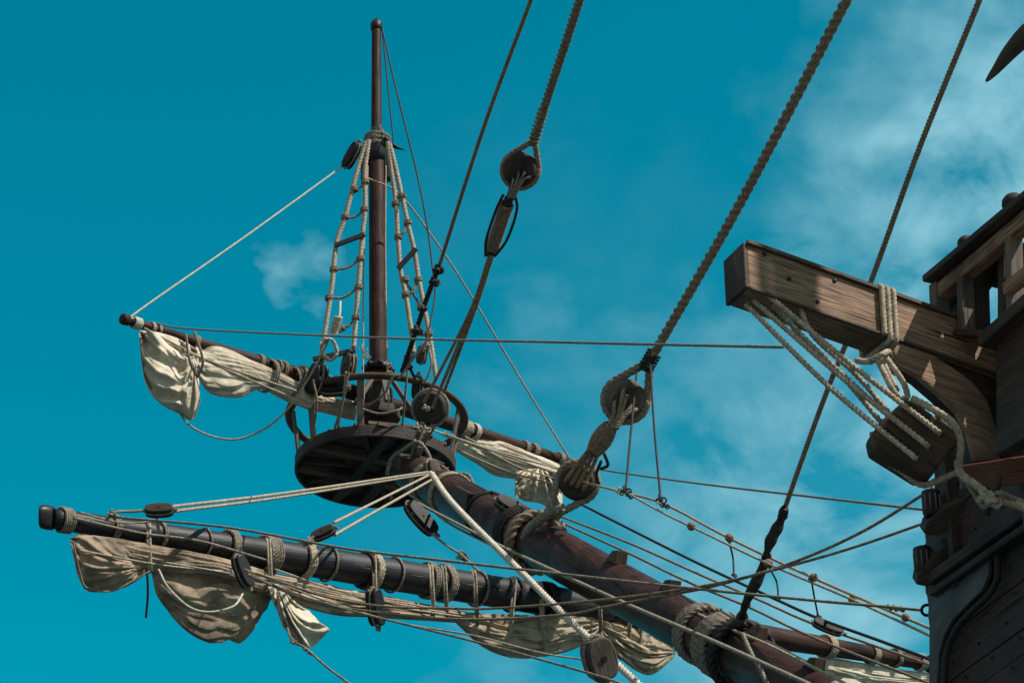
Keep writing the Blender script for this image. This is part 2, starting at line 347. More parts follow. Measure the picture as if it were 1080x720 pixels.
class Spar:
    def __init__(s, a, b, prof): s.a, s.b, s.prof = a, b, prof      # prof: [(t, radius m)]
    def r(s, t):
        for i in range(len(s.prof)-1):
            t0, r0 = s.prof[i]; t1, r1 = s.prof[i+1]
            if t <= t1: return r0 + (r1-r0)*(t-t0)/(t1-t0)
        return s.prof[-1][1]
    def p(s, t): return s.a.lerp(s.b, t)
    def tx(s, px):
        lo, hi = -.3, 1.3; inc = proj(s.p(1))[0] > proj(s.p(0))[0]
        for _ in range(40):
            m_ = (lo+hi)/2
            if (proj(s.p(m_))[0] < px) == inc: lo = m_
            else: hi = m_
        return lo
    def mesh(s, name, m, parent, segs=32):
        n = 60; return MB().tube([s.p(i/n) for i in range(n+1)], lambda t: s.r(t), segs).build(name, m, parent)
    def lash(s, px, n, rpx, spread, parent, m='grey', name='lashing', gap=1.04, lobes=3, tail=0):
        t = s.tx(px); c = s.p(t); d = proj(c)[2]; r = W(rpx, d)
        q = MB().helix(c, (s.b-s.a), s.r(t)*gap + r*.8, r, n, W(spread, d), lobes, wob=r*.25, start=random.random()*6)
        if tail:
            e = c - VIEW*(s.r(t)+r*2); q.rope(cr([e, e + Vector((r*3, -.02, -W(tail, d)*.5)), e + Vector((-r*2, -.01, -W(tail, d)))], 12), r, lobes)
        return q.build(name, m, parent)

# ------------------------------------------------------------------ cloth helpers
def fbm(x, y, z=0.): return noise.noise((x, y, z)) + .5*noise.noise((2.1*x+5, 2.1*y, z)) + .25*noise.noise((4.3*x, 4.3*y+9, z))
def ridge(x, y, z=0.):
    return 1-2*abs(noise.noise((x, y, z))) + .45*(1-2*abs(noise.noise((2.2*x+3, 2.2*y, z))))
def bundle(top, bot, name, m, parent, depth=.5, fu=2, fv=3.2, amp=.12, seed=0, nu=150, nv=112, slant=0.0, back=0.):
    """closed gathered canvas between a top and a bottom edge (pixel polylines with depth)"""
    T = cr([P(*p) for p in top], nu); B = cr([P(*p) for p in bot], nu); q = MB(); uvw = 0
    for i in range(nu+1):
        u = i/nu; c = (T[i]+B[i])/2; h = (T[i]-B[i])/2; hl = h.length
        e = min(1, (min(u, 1-u)/.035+.04))**.5
        for k in range(nv):
            a = 2*math.pi*k/nv
            x = math.cos(a)*2.0; y = math.sin(a)*2.0
            uu_ = u*fu*2.2 + seed + math.cos(a)*slant
            f_ = (min(1.0, 3.4*abs(noise.noise((uu_, x*fv*.42, y*fv*.42+seed)))) + .5*min(1.0, 3*abs(noise.noise((uu_*1.3+7, x*fv*.9, y*fv*.9)))) - .8)*amp*1.3
            f_ += amp*.35*noise.noise((u*14+seed, x*2, y*2))
            rr = (1+f_)*e
            ca, sa = math.cos(a), math.sin(a)
            q.v.append(c + h*(ca*min(rr, 1.12 if abs(ca) > .8 else 9)) - VIEW*(sa*hl*depth*(1+1.6*f_)*e) + VIEW*back)
    for i in range(nu):
        for k in range(nv):
            k2 = (k+1) % nv; b = i*nv; q.face((b+k, b+k2, b+nv+k2, b+nv+k))
    q.face(tuple(range(nv))[::-1]); q.face(tuple(nu*nv+k for k in range(nv)))
    return q.build(name, m, parent)
def sheet(top, bot, name, m, parent, focus=None, fk=2.2, fold=.10, fu=4, fv=.5, seed=0, nu=90, nv=50, belly=.2, thick=.012, roll=.0):
    T = cr([P(*p) for p in top], nu); B = cr([P(*p) for p in bot], nu); q = MB()
    for j in range(nv+1):
        v = j/nv
        for i in range(nu+1):
            u = i/nu; hl = (T[i]-B[i]).length
            p = T[i].lerp(B[i], v)
            if focus:
                fa = math.atan2(v-focus[1]+1e-4, (u-focus[0])*1.2); fd = min(1, math.hypot(v-focus[1], u-focus[0])*2.0)
                rdg = ridge(fa*fk + seed, fd*.6, .3)*(.25+.75*fd)
            else: rdg = ridge(u*fu + seed, v*fv + seed, .3)*(0.25+.75*math.sin(math.pi*min(1, v*1.1)))
            dd = fold*rdg + fold*.35*noise.noise((u*9+seed, v*7, 2.))
            dd += belly*math.sin(math.pi*v)*math.sin(math.pi*u)
            q.v.append(p - VIEW*dd)
    for j in range(nv):
        for i in range(nu):
            b = j*(nu+1)+i; q.face((b, b+1, b+nu+2, b+nu+1))
    return q.build(name, m, parent, solid=thick)

# ================================================================== SETTING
tag(MB().box(Vector((0, 0, -1.6)), Vector((2500, 0, 0)), Vector((0, 2500, 0)), Vector((0, 0, .1))).build('water', mat('sea', (.02,.05,.06), (.04,.08,.09), .6, kind='cloth', bump=.4, spec=.15)), None, None, kind='structure')
tag(MB().box(Vector((0, -14, -.6)), Vector((60, 0, 0)), Vector((0, 17, 0)), Vector((0, 0, .6))).build('quay', mat('quay_stone', (.22,.2,.18), (.32,.30,.27), .9, kind='n', scale=.1)), None, None, kind='structure')

q = MB(); n = 140  # added unseen ring of high ground, blocks horizon glow from the undersides
for i in range(n):
    a = 2*math.pi*i/n; hh_ = 38 + 30*noise.noise((math.cos(a)*3, math.sin(a)*3, 1)) + 10*noise.noise((math.cos(a)*14, math.sin(a)*14, 1))
    for rr, zz in ((300, -1.6), (360, hh_*.7), (430, hh_), (520, -1.6)): q.v.append(Vector((math.cos(a)*rr, math.sin(a)*rr, zz)))
for i in range(n):
    for j in range(3): b = i*4+j; c = ((i+1) % n)*4+j; q.face((b, c, c+1, b+1))
tag(q.build('horizon_blocker', mat('blocker_green', (.02,.03,.016), (.05,.06,.03), .9, kind='n', scale=.01)), None, None, kind='structure')
# ================================================================== BOWSPRIT
bs = Spar(P(431, 497, 32), P(960, 790, 17.5), [(0, .225), (.25, .30), (.6, .30), (1, .235)])
def bs_w(px, wpx):   # radius so the spar shows wpx thick at column px
    t = bs.tx(px); return (t, wpx/2*proj(bs.p(t))[2]/F)
bs.prof = [(0, bs_w(431, 36)[1]), bs_w(480, 45), bs_w(600, 52), bs_w(735, 54), bs_w(870, 60), (1.0, bs_w(960, 66)[1])]
bowsprit = thing('bowsprit', bs.p(1), 'thick dark plum bowsprit spar running from the lower right up to the round fighting top', 'spar')
bs.mesh('pole', 'plum', bowsprit, 48)
axb = (bs.a-bs.b).normalized(); upb = (Z - axb*Z.dot(axb)).normalized(); sb = axb.cross(upb)
def on_bs(px, ang, extra=0):   # point on the spar's skin; ang 0 = top, + = towards the viewer's side
    t = bs.tx(px); side = -VIEW - axb*(-VIEW).dot(axb); side = (side - upb*side.dot(upb)).normalized()
    return bs.p(t) + (upb*math.cos(R(ang)) + side*math.sin(R(ang)))*(bs.r(t)+extra)
for px in (650, 706, 797, 858):       # wedge cleats along its back
    c = on_bs(px, 12, -.01); hh = W(15, proj(c)[2]); ww = W(30, proj(c)[2])
    q = MB(); q.prism([c + axb*ww*.5 - sb*hh*.45, c - axb*ww*.5 - sb*hh*.45, c - axb*ww*.42 + upb*hh - sb*hh*.45, c + axb*ww*.05 + upb*hh*.8 - sb*hh*.45], sb*hh*.9); q.build('cleat', 'brown', bowsprit, bevel=.006)
for px in (515, 552): bs.lash(px, 3, 1.6, 5, bowsprit, 'tar', gap=1.0)
q = MB()                               # red painted strip on the top of the spar
# rope gammoning mat near the lower edge of the photograph
bs.lash(742, 4, 3.4, 22, bowsprit, 'grey', name='rope_wrapping', gap=1.0)
bs.lash(766, 6, 3.3, 34, bowsprit, 'grey', name='rope_wrapping', gap=1.08)
bs.lash(897, 9, 3.0, 42, bowsprit, 'white', name='rope_wrapping', gap=1.02)
bs.lash(782, 3, 4.5, 10, bowsprit, 'tar', gap=1.12)
bs.lash(476, 5, 1.5, 12, bowsprit, 'hemp', gap=1.01)
bs.lash(455, 6, 1.5, 14, bowsprit, 'grey', gap=1.02)
q = MB()                               # squared cap and bees at the outer end
c = P(441, 490, 31.8); q.box(c, axb*.22, upb*.10, sb*.30); q.build('cap', 'darkwood', bowsprit, bevel=.02)
for sx in (-1, 1): MB().box(on_bs(505, 0, .0) + sb*sx*.23 - upb*.12, axb*.34, upb*.08, sb*.04).build('side_cheek', 'plum', bowsprit, bevel=.01)
# big rope collar carrying the main stay's lower deadeye
bs.lash(566, 2, 5.0, 12, bowsprit, 'brownrope', name='rope_collar', gap=1.04)
bs.lash(548, 5, 1.8, 16, bowsprit, 'tar', gap=1.03)
for k in range(5): pass

# ================================================================== FIGHTING TOP (round platform)
NC = P(396, 489, 33)
def ring(c, r, n, z=0, a0=0, a1=360): return [c + Vector((math.cos(R(a0+(a1-a0)*i/n))*r, math.sin(R(a0+(a1-a0)*i/n))*r, z)) for i in range(n+1)]
PR, HR = W(84, 33), W(93, 33)
HZ = (up_to(NC, 441)-NC).z
top = thing('fighting_top', NC, 'round dark wooden fighting top with hoop rail round the foot of the topmast', 'platform')
q = MB(); pl = .16; k = -PR
while k < PR:
    hw = math.sqrt(max(0.0, PR*PR-(k+pl/2)**2))*.97
    if hw > .15:
        q.box(NC + Vector((0, 0, .02+.006*random.random())) + Vector((.94, .34, 0))*0 + Vector((-.42, .907, 0))*(k+pl/2), Vector((.907, .42, 0))*hw, Vector((-.42, .907, 0))*(pl/2-.008), Vector((0, 0, .025)))
    k += pl
q.build('floor', 'brown', top, bevel=.004)
q = MB(); n = 48; prof_r = [(PR-.02, -.14), (PR+.010, -.135), (PR+.016, .02), (PR-.03, .02), (PR-.035, -.135)]
b0 = 0
for i in range(n):
    for r_, z_ in prof_r: a = 2*math.pi*i/n; q.v.append(NC + Vector((math.cos(a)*r_, math.sin(a)*r_, z_)))
for i in range(n):
    for j in range(5):
        a = i*5+j; b = i*5+(j+1) % 5; c = ((i+1) % n)*5; q.face((a, b, c+(j+1) % 5, c+j), [(i*.14, j*.1), (i*.14, j*.1+.1), (i*.14+.14, j*.1+.1), (i*.14+.14, j*.1)], False)
q.build('rim', 'darkwood', top)
fdir = Vector((-.40, .917, 0)); sdir = Vector((-.917, -.40, 0))
for sx in (-1, 1):
    MB().beam(NC + sdir*sx*.20 - fdir*PR*.95 - Z*.07, NC + sdir*sx*.20 + fdir*PR*.95 - Z*.07, Z, .13, .15).build('trestle_beam', 'darkwood', top, bevel=.01)
    MB().beam(NC + fdir*sx*.33 - sdir*PR*.91 - Z*.085, NC + fdir*sx*.33 + sdir*PR*.91 - Z*.085, Z, .12, .12).build('cross_beam', 'brown', top, bevel=.01)
for k in range(10):
    a = R(36*k+12); dv = Vector((math.cos(a), math.sin(a), 0)); MB().beam(NC + dv*.42 - Z*.045, NC + dv*PR*.98 - Z*.045, Z, .07, .08).build('rib', 'brown' if k % 3 == 0 else 'darkwood', top, bevel=.006)
hoopc = NC + Z*HZ
MB().tube(ring(hoopc, HR, 72)[:-1]+[ring(hoopc, HR, 72)[0]], .042, 8, flat=1.5, nrm=Z).build('hoop_rail', 'brown', top)
MB().tube(ring(NC + Z*.06, PR-.12, 60), .022, 6).build('foot_hoop', 'iron', top)
stanch = []
for a in (222, 262, 308, 345, 20, 70, 120, 165, 195):
    dv = Vector((math.cos(R(a)), math.sin(R(a)), 0)); p0 = NC + dv*(PR-.02); p1 = hoopc + dv*(HR-.03)
    MB().beam(p0, p1, dv, .095, .035).build('stanchion', 'greywood', top, bevel=.008)
MB().beam(NC + Vector((-.05, -PR+.05, .08)), NC + Vector((.60, -PR+.18, .08)), Z, .05, .05).build('front_batten', 'greywood', top, bevel=.006)
# ================================================================== TOPMAST
MBASE = P(399, 448, 33.0)
def mp_(px, py): q = up_to(MBASE, py); d = proj(q)[2]; return P(px, py, d)
topmast = thing('topmast', MBASE, 'tall thin varnished plum topmast rising from the round fighting top', 'mast')
pA, pB, pC = mp_(399, 446), mp_(397.5, 158), mp_(397, 30)
r_low, r_mid = W(9.6, 33), W(8.6, 35)
n = 50; MB().tube([pA.lerp(pB, i/n) for i in range(n+1)], lambda t: r_low+(r_mid-r_low)*t, 32).build('lower_pole', 'plum', topmast)
MB().tube([mp_(397, 150).lerp(pC, i/30) for i in range(31)], lambda t: W(5.6, 36)*(1-.12*t), 24).build('upper_pole', 'plum', topmast)
dT = proj(pC)[2]; u_ = W(1, dT)
MB().lathe(pC, Z, [(-3*u_, 4.6*u_), (-2*u_, 6*u_), (2*u_, 6.4*u_), (6*u_, 6.2*u_), (9*u_, 4.5*u_), (10.5*u_, 2.5*u_), (13*u_, 1.6*u_), (14*u_, .4*u_)]).build('button', 'black', topmast)
pm = mp_(397, 158); u_ = W(1, proj(pm)[2])
cz = MB().lathe(pm, Z, [(-16*u_, 9.5*u_), (-8*u_, 11*u_), (-2*u_, 12.5*u_), (6*u_, 13*u_), (13*u_, 12*u_), (20*u_, 9.5*u_), (27*u_, 6.2*u_), (32*u_, 5.6*u_)], 24)
for i, v_ in enumerate(cz.v): cz.v[i] = v_ + Vector(noise.noise_vector(v_*7))*.022
cz.build('masthead_collar', 'leather', topmast)
pc_ = mp_(397, 152)
MB().tube([P(404, 147, 34.6), P(411, 152, 34.6), P(419, 156, 34.6), P(427, 158.5, 34.6)], lambda t: W(5.5*(1-t)+.6, 34.6), 10, flat=.45).build('leather_flap', 'leather', topmast)
for yy in (147, 151, 156): 
    MB().helix(mp_(398, yy), Z, W(13, 35), W(1.6, 35), 2.5, W(3, 35), 3).build('shroud_eye', 'grey', topmast)
for sgn in (-1, 1): MB().beam(mp_(397+sgn*12, 160), mp_(397+sgn*12.5, 190), Vector((0, 1, 0)), .11, .13).build('hound', 'black', topmast, bevel=.015)
pb_ = mp_(399, 389); q = MB(); q.lathe(pb_, Z, [(-.06, .17), (-.05, .2), (.02, .2), (.05, .165)], 24)
for k in range(8): a = R(45*k+10); q.ball(pb_ + Vector((math.cos(a)*.19, math.sin(a)*.19, 0)), .045)
q.build('base_collar', 'iron', topmast)
q = MB(); pf = mp_(400, 443)
for (zz0, zz1, r0, r1) in ((0, .16, .30, .28), (.16, .48, .21, .18)): q.lathe(pf + Z*zz0, Z, [(0, r0), (zz1-zz0, r1)], 8)
q.build('mast_step', 'darkwood', topmast, bevel=.02)
for a in (235, 285, 330): 
    dv = Vector((math.cos(R(a)), math.sin(R(a)), 0)); MB().beam(pf + dv*.52 + Z*.02, pf + dv*.16 + Z*.62, dv, .07, .06).build('knee', 'greywood', topmast, bevel=.01)

# ---- shroud ladders
def ladder(label, ropes, rungs, battens, d, nm='shroud_ladder'):
    t = thing(nm, P(ropes[0][-1][0], ropes[0][-1][1], d), label, 'rope ladder', 'rope ladders beside the topmast')
    for i, r_ in enumerate(ropes):
        rope(None, [(x, y, d + 1.6*(1-(y-150)/240.) + zf) for x, y, zf in r_], 4.9, m='hemp', name='shroud', parent=t)
    for x0, y0, x1, y1, sag in rungs:
        e0 = (x0, y0, d+1.6*(1-(y0-150)/240.)); e1 = (x1, y1, d+1.6*(1-(y1-150)/240.))
        b = MB(); r_ = W(1.3, d); p = path([e0, ((x0+x1)/2, (y0+y1)/2+sag, e0[2]), e1]); b.rope(p, r_)
        for e in (e0, e1): b.helix(P(*e), Z, W(3.6, d), r_*.8, 3, W(5, d), 3)
        b.build('ratline', 'brownrope', t)
    for x0, y0, x1, y1, th in battens:
        e0 = P(x0, y0, d+1.6*(1-(y0-150)/240.)-.05); e1 = P(x1, y1, d+1.6*(1-(y1-150)/240.)-.05)
        MB().beam(e0, e1, Z, W(3, d), W(th, d)).build('batten', 'black', t, bevel=.008)
    return t
ladder('left hand rope ladder with knotted ratlines left of the topmast',
       [[(386, 150, 0), (375, 186, 0), (364, 229, 0), (355, 256, 0), (350, 302, 0), (343, 348, 0), (338, 380, 0)], [(389, 148, 0), (385, 180, 0), (385, 220, 0), (382, 250, 0), (378, 302, 0), (373, 366, 0)]],
       [(374, 200, 385, 192, 2), (364, 229, 384, 221, 4), (352, 284, 380, 273, 4), (347, 314, 378, 303, 5), (360, 346, 375, 335, 3)],
       [(353, 259, 385, 247, 5.5), (330, 379, 375, 369, 5.5)], 32.4)
ladder('right hand rope ladder with crossed ratlines right of the topmast',
       [[(409, 150, 0), (413, 180, 0), (417.5, 215, 0), (422, 281, 0), (428, 311, 0), (434, 351, 0), (436, 372, 0)], [(411, 152, 0), (418, 180, 0), (430, 235, 0), (437, 265, 0), (442, 296, 0), (448, 327, 0), (454, 360, 0), (460, 398, 0)]],
       [(417, 215, 424, 207, 2), (420, 250, 430, 235, 3), (428, 311, 441, 295, 5), (427, 295, 444, 324, 0), (436, 350, 452, 352, 2)],
       [(420, 283, 439, 262, 5.5)], 32.4)

# ================================================================== UPPER YARD and its sail
def wy(px, py, d): return P(px, py, d)
UL, UR = P(134, 337.5, 31), P(600, 487, 36)
uy = Spar(UL, UR, [(0, W(4.6, 31)), (.06, W(5, 31)), (.35, W(8.4, 32.4)), (.5, W(8.6, 33)), (.75, W(7.0, 34.5)), (1, W(5, 36))])
uyard = thing('upper_yard', uy.p(.5), 'slender plum yard crossing behind the topmast foot with a pale furled sail', 'spar')
uy.mesh('pole', 'plum', uyard)
for px, n_, r_, s_, m_ in ((144, 7, 1.0, 9, 'white'), (160, 3, 1.0, 4, 'hemp'), (167, 2, .9, 3, 'hemp'), (206, 3, 1.0, 5, 'grey'), (273, 3, .9, 5, 'grey'), (297, 2, 1, 5, 'grey'), (292, 2, .8, 3, 'grey'), (318, 2, 2.0, 3, 'hemp'), (345, 4, 1, 7, 'grey'), (490, 5, 1.3, 10, 'hemp'), (500, 3, 1.2, 6, 'white'), (553, 3, 1.1, 5, 'grey'), (563, 4, 1.3, 6, 'grey'), (590, 4, 1.1, 6, 'grey')):
    uy.lash(px, n_, r_, s_, uyard, m_)
q = MB().lathe(UL - (UR-UL).normalized()*.03, (UL-UR), [(-.07, .055), (-.05, .072), (.02, .076), (.05, .068), (.062, .04)], 18); q.build('yard_end', 'plum', uyard)
usail = thing('sail', P(250, 390, 31.5), 'pale canvas sail gathered along the slender upper yard', 'sail')
sheet([(149, 349, 31), (165, 350, 31), (188, 357, 31.2), (209, 368, 31.3)], [(149, 352, 31), (154, 398, 31), (170, 424, 30.9), (189, 434, 31), (203, 441, 31.1), (211, 420, 31.2), (209, 394, 31.3), (209, 384, 31.3)], 'hanging_corner', 'canvas', usail, focus=(1.0, .55), fk=3.2, fold=.15, seed=3, belly=.22)
bundle([(206, 366, 31.6), (214, 369, 31.7), (236, 369, 31.8), (282, 387, 32.2), (312, 402, 32.5), (334, 414, 32.6)], [(207, 394, 31.6), (220, 412, 31.6), (250, 417, 31.9), (276, 410, 32.2), (302, 422, 32.5), (334, 434, 32.6)], 'furled_roll', 'canvas', usail, depth=.5, fu=1.1, fv=2.2, amp=.17, seed=11)
bundle([(326, 411, 33.2), (350, 419, 33.4), (376, 424, 33.6)], [(326, 431, 33.2), (350, 437, 33.4), (376, 443, 33.6)], 'furled_roll', 'canvas', usail, depth=.6, fu=1, seed=14, nu=40)
bundle([(478, 459, 34.6), (500, 462, 34.8), (530, 467, 35), (565, 480, 35.2), (594, 492, 35.4)], [(478, 474, 34.6), (500, 486, 34.8), (524, 500, 35), (565, 505, 35.2), (594, 508, 35.4)], 'furled_roll', 'canvas', usail, depth=.55, fu=1.1, fv=2.4, amp=.17, seed=21)
sheet([(544, 497, 34.9), (560, 494, 35.1), (578, 494, 35.2), (592, 497, 35.3)], [(543, 523, 34.9), (553, 527, 35.1), (572, 531, 35.2), (593, 545, 35.3)], 'hanging_corner', 'canvas', usail, focus=(.45, -.3), fk=3.5, fold=.17, seed=8, belly=.12)
for px_ in (283, 307):
    t_ = uy.tx(px_); c_ = uy.p(t_) - Z*.16; MB().helix(c_ , (UR-UL), .29 if px_ < 250 else .22, W(1.3, 32), 2.0, W(5, 32), 3, start=1).build('gasket', 'grey', usail)
q = MB(); 
for (a_, b_) in (((150, 351), (312, 412)), ((152, 346), (300, 416))):
    q.rope(path([(a_[0], a_[1], 30.8), ((a_[0]+b_[0])/2, (a_[1]+b_[1])/2+3, 31.2), (b_[0], b_[1], 32.0)]), W(1.2, 31))
q.build('reef_line', 'hemp', usail)
MB().rope(path([(149, 350, 30.9), (149.5, 370, 30.7), (154, 399, 30.8), (170, 424.5, 30.8), (189, 435, 30.9), (203, 441.5, 31.0), (211, 421, 31.1)]), W(.9, 31)).build('bolt_rope', 'brownrope', usail)
q = MB()
for (a_, b_, m2) in (((482, 462), (596, 500), 4), ((482, 474), (590, 512), 4), ((490, 460), (560, 492), 2), ((505, 470), (592, 506), 5)):
    q.rope(path([(a_[0], a_[1], 34.2), ((a_[0]+b_[0])/2, (a_[1]+b_[1])/2+m2, 34.6), (b_[0], b_[1], 34.9)]), W(.9, 34))
q.build('reef_line', 'hemp', usail)

# ================================================================== LOWER YARD and its sail
LL, LR = P(54, 546, 21.5), P(995, 702, 29.5)
ly = Spar(LL, LR, [(0, .08), (1, .08)])
def lw(px, wpx): t = ly.tx(px); return (t, wpx/2*proj(ly.p(t))[2]/F)
ly.prof = [(0, lw(54, 21)[1]), lw(90, 23), lw(170, 27), lw(300, 33), lw(420, 34), lw(560, 33), lw(720, 29), lw(860, 21), (1, lw(990, 13)[1])]
lyard = thing('lower_yard', ly.p(.5), 'long thick tarred black yard slung under the bowsprit, stained sail tied below it', 'spar')
n = 70; t0 = ly.tx(640)
MB().tube([ly.p(t0*i/n) for i in range(n+1)], lambda t: ly.r(t*t0), 36).build('near_arm', 'black', lyard)
MB().tube([ly.p(t0+(1-t0)*i/n) for i in range(n+1)], lambda t: ly.r(t0+t*(1-t0)), 28).build('far_arm', 'plum', lyard)
axl = (LR-LL).normalized()
MB().slab(LL - axl*.04, UPV, VIEW, axl, W(13, 21.5), W(12, 21.5), .07, e=3).build('yard_end', 'black', lyard)
for px, n_, r_, s_, m_ in ((66, 3, 1.6, 8, 'grey'), (72, 2, 1.4, 5, 'grey'), (119, 3, 1.5, 7, 'grey'), (149, 1, 1.3, 1, 'grey'), (168, 2, 1.3, 4, 'grey'), (214, 1, 1.2, 1, 'grey'), (241, 3, 2.2, 8, 'grey'), (280, 4, 1.8, 10, 'grey'), (288, 2, 1.5, 6, 'grey'),
        (321, 3, 2.2, 8, 'hemp'), (345, 1, 1.3, 1, 'grey'), (383, 1, 1.5, 1, 'tar'), (390, 3, 2.2, 7, 'hemp'), (414, 1, 1.3, 1, 'grey'), (451, 3, 1.4, 8, 'grey'), (468, 4, 1.8, 9, 'grey'), (503, 1, 1.4, 1, 'grey'), (540, 2, 1.3, 4, 'tar'), (575, 4, 1.6, 10, 'tar'),
        (872, 4, 1.5, 10, 'hemp'), (919, 4, 1.2, 9, 'hemp'), (944, 3, 1.3, 5, 'grey'), (970, 4, 1.2, 9, 'hemp'), (982, 5, 1.2, 6, 'tar')):
    ly.lash(px, n_, r_, s_, lyard, m_, tail=0)
lsail = thing('sail', P(400, 640, 23), 'stained brown canvas sail drooping and furled beneath the thick black yard', 'sail')
def dl(px): return proj(ly.p(ly.tx(px)))[2]
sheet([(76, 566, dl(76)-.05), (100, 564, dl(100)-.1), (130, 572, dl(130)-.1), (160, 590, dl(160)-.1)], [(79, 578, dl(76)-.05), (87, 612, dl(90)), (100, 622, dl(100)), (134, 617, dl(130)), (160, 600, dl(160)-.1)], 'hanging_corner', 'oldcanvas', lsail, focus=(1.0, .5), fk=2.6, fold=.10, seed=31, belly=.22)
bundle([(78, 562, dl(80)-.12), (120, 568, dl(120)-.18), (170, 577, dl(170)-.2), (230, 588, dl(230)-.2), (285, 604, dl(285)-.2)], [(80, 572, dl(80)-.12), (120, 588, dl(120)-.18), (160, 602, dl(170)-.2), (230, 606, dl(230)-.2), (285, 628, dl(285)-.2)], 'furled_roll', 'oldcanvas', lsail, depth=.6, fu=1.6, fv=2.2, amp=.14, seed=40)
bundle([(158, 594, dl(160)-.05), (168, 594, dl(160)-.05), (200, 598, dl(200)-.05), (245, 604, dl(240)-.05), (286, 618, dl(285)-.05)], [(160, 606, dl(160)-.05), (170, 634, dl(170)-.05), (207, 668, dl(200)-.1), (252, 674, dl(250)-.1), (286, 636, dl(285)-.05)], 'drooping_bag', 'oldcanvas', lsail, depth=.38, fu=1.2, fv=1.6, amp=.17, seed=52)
bundle([(284, 616, dl(285)-.3), (294, 618, dl(290)-.32), (300, 622, dl(300)-.34)], [(288, 636, dl(285)-.3), (306, 658, dl(306)-.3), (312, 640, dl(312)-.3)], 'gathered_fold', 'canvas', lsail, depth=.5, fu=.8, fv=3, amp=.2, seed=58, nu=40)
sheet([(284, 618, dl(285)-.36), (294, 619, dl(290)-.36), (304, 626, dl(300)-.36), (312, 634, dl(310)-.36)], [(300, 660, dl(300)-.35), (317, 678, dl(310)-.38), (330, 680, dl(330)-.4), (349, 662, dl(340)-.42)], 'hanging_corner', 'canvas', lsail, focus=(.3, -.15), fk=3.4, fold=.12, seed=61, belly=.1)
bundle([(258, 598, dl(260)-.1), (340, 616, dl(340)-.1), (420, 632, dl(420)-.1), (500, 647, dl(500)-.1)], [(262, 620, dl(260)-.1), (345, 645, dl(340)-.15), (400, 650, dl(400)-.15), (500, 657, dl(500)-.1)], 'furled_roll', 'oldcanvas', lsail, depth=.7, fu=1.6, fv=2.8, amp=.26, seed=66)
bundle([(470, 645, dl(470)), (510, 648, dl(510)-.1), (567, 651, dl(567)-.1), (600, 648, dl(600)-.1), (633, 650, dl(633)-.1)], [(478, 654, dl(470)), (512, 682, dl(510)-.1), (553, 692, dl(553)-.1), (600, 684, dl(600)-.1), (635, 668, dl(633)-.1)], 'furled_roll', 'tan', lsail, depth=.6, fu=1.0, fv=3.4, amp=.34, seed=70, slant=.3)
bundle([(629, 650, dl(633)-.1), (650, 657, dl(650)-.1), (680, 668, dl(680)-.1), (712, 684, dl(712)-.05)], [(632, 668, dl(633)-.1), (652, 692, dl(650)-.1), (684, 709, dl(680)-.1), (712, 692, dl(712)-.05)], 'furled_roll', 'tan', lsail, depth=.6, fu=1.0, fv=3.4, amp=.34, seed=77, slant=.3)
bundle([(866, 692, dl(866)), (900, 698, dl(900)), (940, 705, dl(940)), (998, 712, dl(998))], [(866, 712, dl(866)), (900, 719, dl(900)), (940, 724, dl(940)), (998, 727, dl(998))], 'furled_roll', 'canvas', lsail, depth=.6, fu=1.0, fv=3.0, amp=.16, seed=85)
def strap_front(x0, y0, x1, y1, d, parent, w_=1.4, m='grey', sp=3):
    q = MB()
    t_ = ly.tx(x0); yt = proj(ly.p(t_) + UPV*ly.r(t_))[1]; rr = ly.r(t_)
    for o in (0, sp): q.rope(path([(x0+o-1, yt-1, d+.05), (x0+o, yt+.5, d-.05), (x0+o+1, yt+5, d-rr*.8), ((x0+x1)/2+o*.8, (yt+y1)/2, d-rr-.07), (x1+o*.4, y1, d-.2), (x1+o*.4-1, y1+3, d+.1)]), W(w_, d))
    return q.build('gasket', m, parent)
for a_ in ((154, 548, 158, 600), (281, 572, 286, 628), (392, 590, 396, 640), (452, 600, 457, 645), (466, 602, 471, 648), (498, 606, 503, 656), (540, 640, 537, 683), (568, 620, 573, 682), (630, 645, 633, 662), (676, 664, 672, 698), (664, 660, 661, 690)):
    strap_front(*a_, dl(a_[0]), lsail, 1.4, random.choice(['grey', 'brownrope', 'hemp']))
q = MB()
for (y0, y1, sg, x0, x1) in ((597, 640, 3, 238, 452), (603, 646, 0, 244, 470), (608, 652, 4, 262, 500), (600, 634, 6, 290, 430), (592, 628, 1, 170, 396), (580, 604, 4, 84, 262)):
    q.rope(path([(x0, y0, dl(x0)-.32), ((x0+x1)/2, (y0+y1)/2+sg, dl((x0+x1)/2)-.34), (x1, y1, dl(x1)-.28)]), W(1.0, 22))
q.build('reef_line', 'hemp', lsail)
q = MB(); q.rope(path([(78, 546, dl(78)-.16), (150, 562, dl(150)-.19), (210, 570, dl(210)-.2), (280, 590, dl(280)-.2)]), W(1.3, 21)); q.rope(path([(84, 540, dl(84)-.14), (128, 551, dl(128)-.17), (168, 549, dl(168)-.17)]), W(1.1, 21)); q.build('foot_rope', 'grey', lyard)
q = MB(); q.rope(path([(167, 600, 21.3), (178, 620, 21.2), (200, 640, 21.15), (222, 645, 21.2), (246, 639, 21.3), (256, 626, 21.5)]), W(1.2, 21)); q.build('bolt_rope', 'white', lsail)
q = MB(); q.rope(path([(77, 571, 21), (84, 602, 21), (92, 620, 21), (117, 623, 21.1), (137, 614, 21.2), (158, 602, 21.3)]), W(1.0, 21)); q.build('bolt_rope', 'brownrope', lsail)
q = MB(); q.rope(path([(155, 598, 21.4), (156, 625, 21.4), (154, 651, 21.4)]), W(1.3, 21)); q.build('rope_end', 'tar', lsail)
